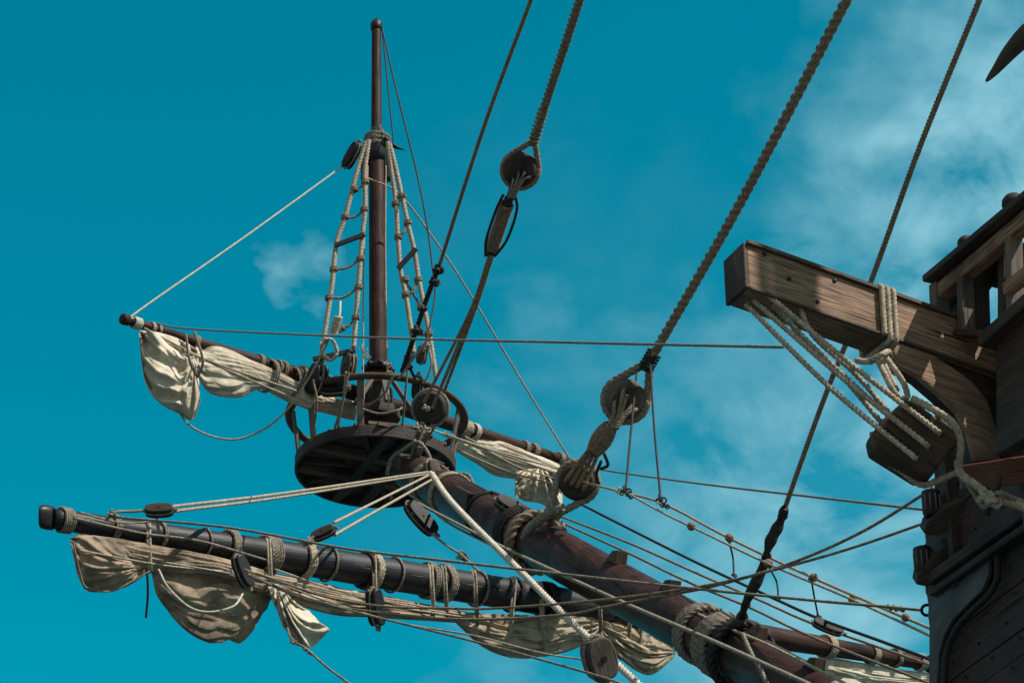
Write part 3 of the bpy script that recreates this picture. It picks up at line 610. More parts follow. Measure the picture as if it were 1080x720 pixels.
q = MB(); q.rope(path([(196, 352, 30.9), (200, 380, 30.8), (207, 396, 31)]), W(1.4, 31)); q.rope(path([(205, 350, 31), (214, 380, 30.9), (208, 398, 31)]), W(1.4, 31)); q.build('gasket', 'grey', usail)

# ================================================================== STAYS AND DEADEYES
FACE = (-VIEW + RGT*-.25).normalized()
def up_dir(x0, y0, x1, y1): return (RGT*(x1-x0) - UPV*(y1-y0)).normalized()
# --- middle stay: (610,0) down to the disc at (549,180), then to the big disc at (454,430)
st = thing('stay', P(549, 180, 29.5), 'middle stay ending in a round wooden deadeye high left of centre, with long lashed lanyard', 'stay')
p = path([(622, -42), (611, 0), (575, 110), (562, 152)], 26, 29.4); MB().rope(p, W(4.6, 28), 3).build('stay_rope', 'brownrope', st)
q = MB(); q.helix(P(568, 133, 29.2), dir2(562, 152, 575, 110, 29), W(5.4, 29), W(1.1, 29), 9, W(40, 29), 3); q.build('seizing', 'brownrope', st)
c = P(549, 179, 29.5); a = up_dir(549, 180, 562, 152); nn = (FACE - a*FACE.dot(a)).normalized(); bb = nn.cross(a)
deadeye_parts(st, c, W(19, 29.5), W(8, 29.5), a, nn); strap(st, c, W(19.5, 29.5), W(3.0, 29.5), a, nn, P(562, 151, 29.4), 'brownrope')
e0 = P(545, 186, 29.3); e1 = P(538, 208, 29.3); e2 = P(518, 268, 29.9)
q = MB()
for ox in (-8, -2, 4, 9): q.rope(path([(549+ox, 176+abs(ox)*.9, 29.5), (549+ox, 179+abs(ox)*.9, 29.36), (545+ox*.6, 192, 29.3), (538+ox*.35, 210, 29.2)]), W(1.7, 29))
q.build('lanyard', 'tar', st)
q = MB(); q.tube([P(537, 209, 29.4), P(517, 269, 29.9)], W(5, 29.5), 12); q.build('lashing_core', 'tar', st)
q = MB(); q.helix((P(537, 209, 29.4)+P(517, 268, 29.9))/2, P(537, 209, 29.4)-P(517, 268, 29.9), W(6.4, 29.5), W(1.25, 29.5), 22, W(60, 29.5), 0); q.build('seizing', 'brownrope', st)
q = MB()
for sx in (-1, 1): q.rope(path([(537+sx*6, 205, 29.4), (534+sx*11, 222, 29.4), (524+sx*11, 252, 29.6), (517+sx*5, 270, 29.8)]), W(1.5, 29))
q.build('loop', 'tar', st)
q = MB()
for j, (x1, y1) in enumerate(((447, 424), (456, 430), (461, 418), (468, 414))):
    q.rope(path([(516+j*1.2, 270, 29.8), (495+j*1.6, 330, 30.2), (x1, y1, 30.9)]), W(1.7, 30))
q.build('lanyard', 'brownrope', st)
# lower disc on the fighting top
de = thing('deadeye', P(454, 430, 31.3), 'large round wooden deadeye at the right front of the fighting top', 'deadeye', 'round wooden deadeyes')
c = P(454, 430, 31.3); a = up_dir(454, 430, 475, 390); nn = (FACE - a*FACE.dot(a)).normalized()
deadeye_parts(de, c, W(18.5, 31.3), W(8, 31.3), a, nn); MB().tube([c + (a*math.cos(2*math.pi*i/60) + nn.cross(a)*math.sin(2*math.pi*i/60))*W(19, 31.3) for i in range(61)], W(2.2, 31.3), 8).build('rope_eye', 'grey', de)
MB().rope(path([(446, 446, 31.2), (440, 460, 31.5), (436, 480, 31.8)]), W(3, 31)).rope(path([(457, 449, 31.2), (447, 465, 31.5), (440, 482, 31.8)]), W(3, 31)).build('rope_tail', 'grey', de)
q = MB(); q.knot(P(449, 430, 31.1), W(3.6, 31), W(1.3, 31)); q.build('knot', 'grey', de)
# --- main stay: thick rope (893,0) to the pair of deadeyes
st = thing('stay', P(660, 420, 25.6), 'thickest brown stay rope slanting down to the pair of big deadeyes at centre right', 'stay')
p = path([(915, -40), (893, 0), (780, 215), (690, 372), (681, 388)], 22, 25.5); q = MB(); q.rope(p, W(5.3, 23.5), 3); q.build('stay_rope', 'brownrope', st)
q = MB(); q.helix(P(685, 381, 25.4), dir2(681, 388, 690, 372, 25), W(7.2, 25.4), W(1.5, 25.4), 6, W(22, 25.4), 3); q.build('seizing', 'tar', st)
c = P(660, 421, 25.6); a = up_dir(660, 421, 681, 386); nn = (FACE - a*FACE.dot(a)).normalized(); bb = nn.cross(a)
deadeye_parts(st, c, W(22, 25.6), W(8, 25.6), a, nn, m='greywood'); strap(st, c, W(23, 25.6), W(4.2, 25.6), a, nn, P(682, 386, 25.5), 'grey')
q = MB()
for j, (ox, oy) in enumerate(((-9, 4), (0, -8), (3, -2), (9, 6), (13, 10))): q.rope(path([(658+ox, 419+oy, 25.6), (657+ox, 422+oy, 25.45), (652+ox*.6, 438, 25.4), (644+ox*.5, 452, 25.35)]), W(2.1, 25))
for j, ox in enumerate((-9, -3, 3, 9)): q.rope(path([(628+ox*.6, 472, 25.4), (616+ox, 492, 25.6), (607+ox, 509+ox*.5, 25.65), (605+ox, 513+ox*.5, 25.85)]), W(2.1, 25))
q.build('lanyard', 'brownrope', st)
pa, pb = P(645, 447, 25.4), P(625, 478, 25.5)
q = MB(); q.tube([pa.lerp(pb, i/8) for i in range(9)], lambda t: W(6+3.5*math.sin(math.pi*t), 25.4), 16); q.build('lashing_core', 'tar', st)
q = MB(); u0 = (pa-pb).normalized(); uu = perp(u0); vv = u0.cross(uu); pts = []
for i in range(16*18+1):
    t = i/(16*18); rr = W(7+3.5*math.sin(math.pi*t), 25.4); an = 2*math.pi*16*t; pts.append(pa.lerp(pb, .03+.94*t) + uu*math.cos(an)*rr + vv*math.sin(an)*rr)
q.tube(pts, W(1.15, 25.4), 6); q.build('seizing', 'brownrope', st)
q = MB(); q.rope(path([(634, 486, 25.2), (629, 500, 25.3), (632, 512, 25.4)]), W(1.7, 25)); q.rope(path([(637, 478, 25.2), (641, 490, 25.3), (634, 494, 25.4)]), W(1.7, 25)); q.build('rope_end', 'tar', st)
de = thing('deadeye', P(608, 508, 25.7), 'big round wooden deadeye just above the bowsprit, held by a rope strap', 'deadeye', 'round wooden deadeyes')
c = P(609, 508, 25.8); a = up_dir(609, 508, 590, 530); nn = (FACE - a*FACE.dot(a)).normalized()
deadeye_parts(de, c, W(20, 25.8), W(8, 25.8), a, nn); strap(de, c, W(21, 25.8), W(3.8, 25.8), a, nn, P(583, 541, 25.7), 'greyr' if False else 'grey')
q = MB(); q.rope(path([(586, 536, 25.5), (572, 546, 25.6), (560, 556, 25.9), (553, 570, 26.2), (553, 590, 26.4)]), W(5, 26)); q.rope(path([(592, 534, 25.6), (580, 545, 25.8), (590, 560, 26.6)]), W(5, 26))
q.build('strap', 'grey', de)
q = MB(); q.helix(P(584, 540, 25.7), a, W(8, 25.7), W(1.8, 25.7), 4, W(10, 25.7), 3); q.build('seizing', 'brownrope', de)
# --- third stay behind the cathead, wrapped lower end
st = thing('stay', P(785, 640, 20.6), 'thin brown stay passing behind the cathead, its knotted black lower end on the bowsprit', 'stay')
MB().rope(path([(1047, -40), (1033, 0), (972, 150), (918, 298), (870, 418), (826, 540)], 16.5, 20.4), W(2.9, 18)).build('stay_rope', 'brownrope', st)
q = MB(); p = path([(828, 535, 20.3), (822, 552, 20.4), (812, 572, 20.4), (804, 600, 20.5), (790, 628, 20.5), (784, 644, 20.6), (781, 664, 20.9)])
q.tube(resample(p, .02), lambda t: W(4.0+2.2*math.sin(t*9)**2 + 2.2*noise.noise((t*14, 0, 0)), 20.4), 14)
for k in range(6): q.knot(p[int((k+.5)/6*len(p))], W(4.5, 20.4), W(1.5, 20.4))
q.build('wrapped_end', 'tar', st)
# --- left stay (560,0) to the right hand ladder
st = thing('stay', P(425, 390, 31), 'thin brown stay running down from top centre to the right hand rope ladder', 'stay')
MB().rope(path([(573, -36), (560, 0), (510, 135), (463, 281)], 27, 30.8), W(2.1, 29)).build('stay_rope', 'brownrope', st)
q = MB(); q.rope(path([(463, 281, 30.8), (450, 315, 30.9), (440, 345, 31), (424, 392, 31.4)]), W(2.6, 31)); q.knot(P(462, 284, 30.7), W(5, 31), W(2, 31)); q.knot(P(458, 297, 30.7), W(5, 31), W(2, 31)); q.knot(P(440, 348, 30.8), W(5, 31), W(2, 31)); q.knot(P(447, 325, 30.8), W(3, 31), W(1.6, 31)); q.build('knotted_end', 'tar', st)

# ================================================================== RUNNING ROPES
G = 'thin rigging lines crossing the sky'
rope('thin black line from the very tip of the topmast down to the collar', [(403, 30), (409, 90), (415, 150)], 1.5, 36.2, 35, 'tar')
rope('longest thin black line sagging from topmast tip down past the right hand ladder', [(403, 31), (418, 95), (439, 180), (450, 235), (456, 281), (459, 308), (453, 345), (446, 372)], 1.8, 36.2, 31, 'tar')
rope('taut white line from masthead block to left tip of upper yard', [(366, 172), (258, 250), (146, 328), (141, 336)], 2.0, 34.4, 31, 'white')
rope('thin pale line from masthead down to right tip of upper yard', [(386, 187), (422, 206), (466, 264), (500, 317), (548, 398), (601, 484)], 1.9, 34.2, 35.8, 'hemp')
rope('long nearly level line crossing the picture in front of the topmast', [(165, 341), (205, 347), (397, 356), (600, 361), (826, 366)], 2.2, 30.8, 16, 'grey')
rope('slack line drooping from upper sail corner up to white coil', [(189, 435), (201, 449), (224, 460), (250, 463), (277, 453), (300, 435), (319, 409), (335, 382), (346, 360)], 2.1, 31, 31.2, 'hemp')
rope('pale halyard hanging close along the left side of the topmast', [(388, 175), (384, 260), (383, 370), (384, 425)], 1.5, 34.3, 32.3, 'hemp', knots=((383, 368, 32.2, 5), (387, 376, 32.2, 4)))
rope('pale halyard hanging close along the right side of the topmast', [(407, 175), (406.5, 260), (408, 370), (410, 428)], 1.6, 34.3, 32.3, 'hemp', knots=((409, 384, 32.2, 4), (410, 392, 32.2, 3.5)))
# coil of white rope
t = thing('rope_coil', P(347, 368, 31.3), 'white rope coil hung on the left hand ladder above the upper yard', 'rope coil')
q = MB(); pts = []
for i in range(7*20+1):
    a = 2*math.pi*i/20; k = i/140; rr = 1-.28*noise.noise((i*.11, 0, 3)); pts.append(P(347+9*rr*math.cos(a)+2*math.sin(i*.3), 368+11*rr*math.sin(a), 31.2-.12*math.sin(i*.7)))
q.rope(cr(pts, 420), W(1.1, 31)); q.build('loops', 'white', t)
q = MB(); q.helix(P(354, 343, 31.2), dir2(350, 356, 358, 330, 31), W(4, 31), W(1.1, 31), 8, W(20, 31), 3); q.rope(path([(359, 318, 31.6), (358, 332, 31.3), (352, 352, 31.2)]), W(1.2, 31)); q.build('hank', 'white', t)

# rigging running aft over the bowsprit
d_s = 17.0
rope('upper of the two beaded lines running down right above the bowsprit', [(470, 458), (590, 500), (654, 518), (700, 531), (769, 567), (858, 609), (985, 664), (1010, 675)], 2.6, 31.5, 17, 'hemp', knots=((654, 518, 23.8, 4.5), (697, 530, 22.8, 5)))
rope('lower of the two beaded lines running down right above the bowsprit', [(664, 521), (700, 541), (729, 555), (810, 594), (899, 632), (985, 672), (1010, 684)], 2.6, 23.6, 17, 'hemp')
for px, py, dd, lb in ((729, 555, 21.9, 'small wooden bead nearest the upper end of the beaded lines'), (769, 567, 21.3, 'second small wooden bead down the beaded lines, trailing a black tie'), (810, 594, 20.4, 'third small bead down the beaded lines, beside the wrapped stay end'), (858, 609, 19.4, 'fourth small bead down the beaded lines, with a straight black tie'), (899, 632, 18.8, 'fifth small bead, where the level rope crosses the beaded lines'), (955, 651, 17.8, 'sixth small bead, nearest the iron chain link')):
    u_ = W(1, dd); tag(MB().lathe(P(px, py, dd) - Vector((.6, -.4, -.6)).normalized()*4*u_, Vector((.7, -.5, -.6)), [(0, 2*u_), (1*u_, 3.8*u_), (4*u_, 5*u_), (7*u_, 3.8*u_), (8*u_, 2*u_)], 16).build('bead', 'weather'), lb, 'bead', 'wooden beads threaded on rigging')
for a_, lb in (([(769, 571, 21.3), (773, 588, 21.3), (774, 606, 21.2)], 'short curved black tie hanging under the second bead'), ([(811, 598, 20.4), (819, 613, 20.4), (821, 629, 20.3)], 'short bent black tie hanging under the third bead'), ([(856, 613, 19.4), (859, 630, 19.4), (863, 650, 19.4)], 'short straight black tie hanging under the fourth bead')):
    rope(lb, a_, 2.0, m='tar', knots=((a_[0][0], a_[0][1]-3, a_[0][2], 4), (a_[-1][0], a_[-1][1], a_[-1][2], 3)))
rope('longer black line dropping from the thick stay eye to the beaded line', [(686, 385), (690, 450), (697, 528)], 2.4, 25, 22.8, 'tar', knots=((697, 526, 22.7, 6), (702, 533, 22.7, 4), (685, 386, 25, 5)))
rope('shorter black line dropping behind the upper deadeye to the beaded line', [(672, 388), (666, 450), (660, 516)], 2.4, 25.9, 23.7, 'tar', knots=((660, 517, 23.7, 6), (664, 522, 23.7, 4)))
rope('thin pale line running right from the upper yard tip across the cloudy sky', [(596, 487), (640, 496), (740, 510), (860, 524), (990, 539)], 2.0, 35.5, 17.5, 'grey')
rope('black rope running down right from the lower deadeye to the far block', [(606, 528), (655, 553), (739, 595), (819, 632), (864, 652), (930, 676), (1000, 702)], 3.0, 26.5, 17, 'tar')
rope('first of two parallel brown ropes close over the bowsprit back', [(588, 543), (665, 573), (739, 606), (800, 632), (862, 659), (990, 704)], 2.6, 26.8, 19, 'brownrope')
rope('second of two parallel brown ropes close over the bowsprit back', [(595, 552), (665, 584), (725, 613), (790, 640), (858, 672), (985, 722)], 2.6, 26.6, 19, 'brownrope')
rope('pale braided rope, thickest in the lower middle, slanting down across the bowsprit', [(455, 499), (480, 533), (553, 606), (595, 648), (670, 718), (700, 748)], 7.0, 27.5, 20.5, 'white', lobes=3)
rope('thin rope lying along the top side of the bowsprit', [(476, 518), (567, 562), (664, 611), (755, 656), (811, 680), (895, 722), (930, 740)], 2.8, 30.2, 17.6, 'hemp')
rope('smooth grey rope crossing the shaded side of the bowsprit', [(440, 530), (525, 574), (587, 603), (664, 638), (739, 670), (789, 692), (855, 722), (890, 738)], 4.0, 29.8, 17, 'grey', lobes=3)
rope('long level rope from the black yard to the iron chain link', [(120, 545), (240, 556), (364, 578), (470, 591), (637, 610), (739, 621), (860, 633), (930, 639), (972, 643)], 2.9, 21, 16.6, 'grey', knots=((938, 640, 16.8, 3.5), (944, 641, 16.8, 3.5), (951, 642, 16.8, 3)))
rope('upper of two lines rising right to the hull from the black yard', [(262, 606), (330, 634), (413, 647), (500, 653), (595, 648), (637, 640), (700, 628), (755, 617), (833, 594), (910, 560), (985, 514)], 3.0, 21, 16.2, 'brownrope')
rope('lower of two lines rising right to the hull from the black yard', [(270, 604), (340, 628), (404, 639), (470, 641), (525, 641), (637, 632), (739, 618), (819, 600), (900, 577), (990, 546)], 2.7, 21, 16.2, 'brownrope')
rope('long line leaving the lower edge at centre from the hooked yard block', [(262, 604), (310, 625), (368, 643), (500, 676), (609, 706), (660, 722), (700, 738)], 2.4, 21.2, 16, 'grey')
rope('second line under the furled sail, close above the lowest one', [(258, 600), (340, 632), (420, 656), (500, 670), (570, 688), (622, 696)], 1.9, 21.3, 19.7, 'hemp')
rope('hooked rope trailing from brown sail corner to the lower edge', [(303, 662), (306, 671), (312, 678), (322, 683), (345, 703), (368, 720), (390, 736)], 2.5, 21.8, 21, 'grey', knots=((309, 676, 21.6, 3.5), (322, 684, 21.6, 3), (327, 688, 21.6, 3)))
t2 = [('upper of two pale lines', -3.5), ('lower of two pale lines', 3)]
for lb, o_ in t2: rope(lb + ' from the black yard tip block to the bowsprit end', [(180, 537+o_*.8), (300, 522+o_*.6), (456, 498+o_*.3)], 2.8, 21.2, 30.4, 'hemp')
rope('upper of two pale lines from the mid yard block to the bowsprit end', [(352, 551), (400, 527), (456, 499)], 2.6, 22.6, 30.5, 'hemp')
rope('lower of two pale lines from the mid yard block to the bowsprit end', [(353, 564), (400, 537), (462, 502)], 2.8, 22.6, 30.5, 'hemp')
rope('short line from the dark hanging block down to the black yard', [(456, 563), (470, 574), (488, 586), (503, 600), (520, 612)], 2.6, 28.5, 25, 'grey', knots=((487, 586, 26.8, 6), (490, 588, 26.8, 5)))
rope('line from the bowsprit end passing behind the dark hanging block', [(430, 520), (450, 533), (476, 553), (530, 580)], 2.6, 31, 28, 'hemp')
rope('grey rope end hanging off the woven rope mat on the bowsprit', [(783, 668), (792, 688), (803, 708), (815, 735)], 5.0, 19.5, 19, 'grey')
rope('thick rope looped round the bowsprit end beneath the fighting top', [(408, 500), (412, 485), (425, 474), (440, 466), (450, 475), (458, 492), (470, 500), (492, 500), (500, 512)], 3.6, 30.9, 30.2, 'grey', knots=((440, 468, 30.8, 6), (455, 490, 30.6, 6)))
rope('lashing line along the front edge of the fighting top', [(446, 450), (470, 458), (500, 468), (540, 480), (585, 493)], 2.0, 31.4, 35, 'hemp', knots=((441, 450, 31, 5), (450, 452, 31, 4.5), (470, 458, 31.5, 3.5), (478, 461, 31.6, 3.5)))
rope('line from bowsprit end block running along the shaded spar to the left foot', [(462, 506), (500, 528), (540, 551), (575, 572), (620, 596)], 2.3, 30, 26.0, 'hemp')
# rope falls inside the fighting top
k = 0
for a_, m_, lb in ((([330, 400, 32], [334, 425, 32], [329, 464, 32.2]), 'brownrope', 'dark rope fall left of the front stanchion, running down to the platform edge'), (([368, 392, 32], [361, 425, 32], [351, 457, 32.2]), 'grey', 'slanting rope fall beside the front stanchion'), (([365, 392, 32], [362, 420, 32.1], [355, 456, 32.3]), 'hemp', 'pale slanting rope fall just left of the front stanchion'), (([430, 388, 32], [428, 410, 32], [424, 452, 32.2]), 'grey', 'grey rope fall right of the topmast foot'), (([415, 395, 32], [405, 415, 32], [388, 428, 32.2]), 'grey', 'slanting grey rope crossing before the topmast foot'), (([382, 431, 31.9], [400, 436, 31.9], [418, 433, 31.9], [424, 430, 32]), 'grey', 'low curved rope strung round the topmast foot')):
    rope(lb, [tuple(x) for x in a_], 2.4, m=m_)
rope('twisted black rope below the right hand ladder', [(436, 372, 31.6), (432, 385, 31.5), (438, 400, 31.5)], 3, m='tar', knots=((431, 376, 31.4, 5), (431, 386, 31.4, 4)))
rope('pale rope bight below the right hand ladder', [(450, 358, 31.7), (455, 380, 31.5), (452, 395, 31.5), (446, 404, 31.5)], 2.2, m='hemp', knots=((452, 364, 31.5, 4), ))
rope('dark diagonal rope crossing at the foot of the right hand ladder', [(456, 352, 31.3), (436, 378, 31.2), (420, 400, 31.2)], 2.4, m='brownrope')

# ================================================================== BLOCKS
block_at(371, 164, 34.3, 62, 30, 13, 'dark block hung at the masthead left of the topmast', 'darkwood')
block_at(334, 400, 32.5, 75, 34, 21, 'round black block below the left hand ladder beside the hoop rail', 'black')
block_at(368, 385, 32.5, 80, 26, 16, 'grey heart shaped block laced with pale rope left of the topmast foot', 'greywood', ropem='hemp')
block_at(352, 410, 32.5, 5, 28, 16, 'black block lying behind the hoop rail left of the front stanchion', 'black')
block_at(445, 374, 31.5, 82, 20, 11, 'small grey block at the foot of the right hand ladder', 'greywood', ropem='hemp')
block_at(440, 408, 32.5, 85, 26, 11, 'narrow dark block above the large deadeye on the fighting top', 'black')
block_at(168, 538, 21.1, 2, 30, 15, 'grey block above the black yard near its left tip', 'darkwood', ropem='grey')
block_at(341, 562, 22.5, 24, 26, 13, 'grey block above the middle of the black yard', 'darkwood', ropem='grey')
block_at(256, 602, 21.6, -68, 36, 17, 'dark block tied to the black yard beside the drooping brown sail', 'black', turn=50)
block_at(396, 640, 22.7, -82, 40, 19, 'black block hanging under the middle of the black yard', 'black', turn=55)
block_at(444, 546, 29.0, -48, 44, 18, 'dark angular block hanging beneath the bowsprit end', 'black', turn=45)
block_at(457, 498, 30.3, -70, 28, 16, 'pale worn block lashed on top of the bowsprit end', 'greywood', ropem='hemp')
block_at(873, 661, 19.2, -22, 34, 12, 'long dark block on the black rope above the far yard arm', 'darkwood')
block_at(542, 536, 27.2, -28, 44, 17, 'long slotted block lying on the bowsprit left of the rope strap', 'darkwood')
block_at(632, 694, 19.6, -75, 46, 36, 'round grey block hanging under the bowsprit at the lower edge', 'greywood', turn=22)
rope('short rope strap tying the tip block of the black yard back to the yard', [(112, 548), (122, 540), (138, 539), (155, 538)], 3.2, 20.9, 21.1, 'grey', knots=((118, 541, 20.9, 4),))
rope('short rope strap under the tip block, dropping onto the black yard', [(165, 544), (166, 552), (168, 562)], 3.2, 21.1, 21.1, 'grey')
rope('short rope strap tying the mid yard block down to the black yard', [(331, 566), (325, 570), (320, 576)], 3.4, 22.45, 22.4, 'grey', knots=((326, 570, 22.4, 4.5),))

# ================================================================== CATHEAD, CAT TACKLE
C0 = P(790, 303, 13.8); C1 = P(1062, 398, 14.35)
hh = (up_to(C0, 257)-C0).z
ax = C1-C0; axh = Vector((ax.x, ax.y, 0)).normalized(); wv = Vector((-axh.y, axh.x, 0))*.23
cath = thing('cathead', C1, 'stout weathered square timber cathead jutting left from the hull over the tackle', 'beam')
B = MB(); ctr = C0 + ax/2 + Z*hh/2 + wv/2; B.box(ctr, ax/2, Z*hh/2, wv/2); cb = B.build('timber', 'weather', cath, bevel=.012)
MB().box(C0 - ax.normalized()*.012 + Z*hh/2 + wv/2, ax.normalized()*.012, Z*(hh/2+.004), wv*.512).build('end_cap', 'brown', cath, bevel=.006)
# thin edge mouldings
MB().beam(C0 + Z*(hh+.008) - wv*.03, C1 + Z*(hh+.008) - wv*.03, Z, .03, .022).build('edge_strip', 'brown', cath)
MB().beam(C0 - Z*.006 - wv*.03, C1 - Z*.006 - wv*.03, Z, .02, .016).build('edge_strip', 'brown', cath)
q = MB()
for px, py in ((806, 268), (832, 294), (862, 318), (880, 296), (1006, 352)):
    pt = on_plane(px, py, C0, wv.normalized()); q.lathe(pt - wv.normalized()*.012, wv, [(0, .006), (.006, .014), (.02, .014)], 10)
q.build('bolt', 'iron', cath)
# knee under it
nv = wv.normalized(); kp = C0 + wv*.2
kn = [(936, 352), (950, 386), (970, 397), (992, 416), (1010, 434), (1021, 456), (1029, 486), (1060, 486), (1058, 400), (1058, 378)]
MB().prism([on_plane(x, y, kp, nv) for x, y in kn], nv*.11).build('knee', 'darkwood', cath, bevel=.012)
q = MB().helix(C0.lerp(C1, .525) + Z*hh/2 + wv/2, ax, 1, .0175, 1, .01, 0)
kb = [(936, 356), (950, 386), (970, 397), (992, 416), (1010, 434), (1021, 456), (1029, 486), (1056, 486), (1052, 452), (1042, 422), (1026, 402), (1004, 386), (985, 374)]
MB().prism([on_plane(x, y, kp - nv*.045, nv) for x, y in kb], nv*.043).build('knee_band', 'weather', cath, bevel=.012)
# wraps of rope round the cathead
tw = thing('rope', P(935, 340, 13.8), 'tan rope wound three times round the cathead and tied off to the cat block', 'rope')
q = MB(); pts = []; tn = ax.normalized(); rr = .0165
c0 = C0.lerp(C1, .505)
rect = [(-.03, -.04), (-.03, hh+.03), (1.03, hh+.03), (1.03, -.04)]
for k in range(3):
    for j, (a_, b_) in enumerate(rect): pts.append(c0 + tn*(.040*(k+j/4)) + wv*a_ + Z*b_ - nv*(.02 if a_ < 0 else -.02))
pl_ = []
for i in range(len(pts)-1): pl_ += [pts[i].lerp(pts[i+1], t_) for t_ in (0.06, .2, .5, .8, .94)]
q.rope(cr(pl_, 200), rr); q.build('turns', 'hemp', tw); q = MB()
q.rope(path([(904, 380, 13.7), (915, 381, 13.45), (930, 374, 13.4), (937, 371, 13.5), (938, 378, 13.7)]), rr)
q.rope(path([(925, 378, 13.5), (932, 392, 13.4), (941, 410, 13.35), (950, 420, 13.35), (957, 418, 13.4), (953, 404, 13.4), (944, 390, 13.4), (934, 376, 13.5)]), rr)
q.rope(path([(929, 377, 13.6), (936, 392, 13.5), (946, 412, 13.4)]), rr)
q.build('tied_end', 'hemp', tw)
# added spar and ropes, unseen up to the right, placed to shade the cathead
def overhead(f_, dist, e, half, rad, label, m='black', nm='shade_spar'):
    c_ = C0 + ax*f_ + Z*hh*.5 + sun_dir*dist
    return tag(MB().tube([c_ - e*half, c_, c_ + e*half], rad, 24).build(nm, m), label, 'spar' if rad > .05 else 'rope')
vert = (Z + sun_dir*.4).normalized(); tilt = (Z + sun_dir*.5 + ax.normalized()*.10).normalized()
overhead(.19, 6.5, tilt, 1.2, .12, 'stout black shade-casting spar added high above the cathead beyond the frame')
overhead(.055, 6.9, vert, 1.2, .035, 'tarred shade-casting rope added high above the cathead beyond the frame, nearest the spar', 'tar', 'shade_rope')
overhead(.105, 7.3, vert, 1.2, .03, 'second tarred shade-casting rope added high above the cathead beyond the frame', 'tar', 'shade_rope')
# cat block: big three-sheave block
cb_c = P(966, 467, 13.35); A = dir2(975, 497, 942, 440, 13.35, .12) ; A = dir2(992, 490, 938, 443, 13.35, .05)
bx_d = 13.35
blk = thing('pulley_block', cb_c, 'large dark three sheave cat block hung below the cathead by thick ropes', 'pulley block')
poly = [(921, 455), (930, 442), (953, 422), (962, 420), (1004, 450), (1010, 458), (1008, 468), (984, 500), (972, 500), (924, 470)]
nb = (-VIEW + RGT*.15 + UPV*.1).normalized(); cpl = P(966, 462, 13.3)
pv = [on_plane(x, y, cpl, nb) for x, y in poly]
ext = -nb*.19 - Z*.07 
MB().prism(pv, ext).build('shell', 'brown', blk, bevel=.02)
for (x0, y0, x1, y1) in ((952, 428, 994, 459), (941, 441, 982, 472), (932, 452, 968, 485)):
    a_, b_ = on_plane(x0, y0, cpl, nb)+nb*.004, on_plane(x1, y1, cpl, nb)+nb*.004
    MB().beam(a_, b_, nb, .030, .014).build('slot_strip', 'tar', blk, bevel=.004)  # dark strip on the shell, colour stands for shade inside the opening
q = MB(); sp = [(920, 455), (926, 478), (950, 496), (972, 511), (990, 506), (1009, 498)]
q.rope(path([(x, y, 13.38) for x, y in sp]), .018); q.rope(path([(962, 420, 13.3), (985, 432, 13.22), (1005, 446, 13.2), (1013, 465, 13.2), (1012, 485, 13.25), (1011, 497, 13.3)]), .020)
q.build('strop', 'hemp', blk)
tk = []
falls = [([(806, 308), (898, 384), (992, 457)], 13.9, 13.06, 'uppermost thick fall rope from cathead to the cat block'),
         ([(795, 317), (886, 396), (980, 471)], 13.9, 13.06, 'middle thick fall rope from cathead to the cat block'),
         ([(787, 321), (874, 407), (967, 484)], 13.9, 13.06, 'lowest thick fall rope from cathead to the cat block'),
         ([(843, 322), (858, 354), (903, 395), (938, 436)], 13.95, 13.5, 'rear fall rope leaving cathead furthest right'),
         ([(826, 326), (846, 358), (886, 394), (930, 446)], 13.95, 13.55, 'rear fall rope in the middle of the tackle'),
         ([(812, 318), (850, 358), (905, 410), (944, 444)], 13.95, 13.5, 'rear fall rope close under the uppermost one')]
for pts_, a_, b_, lb in falls: rope(lb, pts_, 5.8, a_, b_, 'hemp', lobes=3, group='fall ropes of the cat tackle')
# cleat and tail rope
t = thing('cleat', P(1046, 523, 13.3), 'dark wooden cleat pin in the knotted tail rope beside the red plank', 'cleat')
MB().tube(path([(1047, 501, 13.3), (1050, 506, 13.25), (1045, 525, 13.2), (1040, 541, 13.25)]), lambda t_: W(5.2+1.6*math.sin(t_*6), 13.3), 16).build('pin', 'brown', t)
rope('thick tail rope from the cat block knotted round the cleat', [(1010, 486), (1014, 500), (1030, 512), (1044, 523), (1060, 528), (1078, 534), (1110, 548)], 9, 13.3, 13.0, 'hemp', knots=((1040, 525, 13.15, 9), (1048, 527, 13.1, 8)))
rope('frayed rope turn behind the cleat leading to the right edge', [(1012, 498, 13.3), (1026, 518, 13.25), (1038, 534, 13.2), (1052, 520, 13.1), (1070, 526, 13.1), (1110, 540, 13.1)], 6, m='grey')

# ================================================================== HULL
Hs = Vector((-.917, -.40, 0)); Hf = Vector((-.40, .917, 0))     # outboard, forward
Q0 = P(985, 620, 15.6)
hull = thing('ship_hull', Q0 - Z*3, 'dark planked ship bow at the right edge with grey blue painted panel', 'ship')
def hp(px, py, off=0): return on_plane(px, py, Q0 + Hs*off, Hs)
def hfz(f_, z_, off=0): return Q0 + Hf*f_ + Hs*off + Z*z_
def hsil(f_):   # the bow turns inward ahead of the seen edge
    return 0
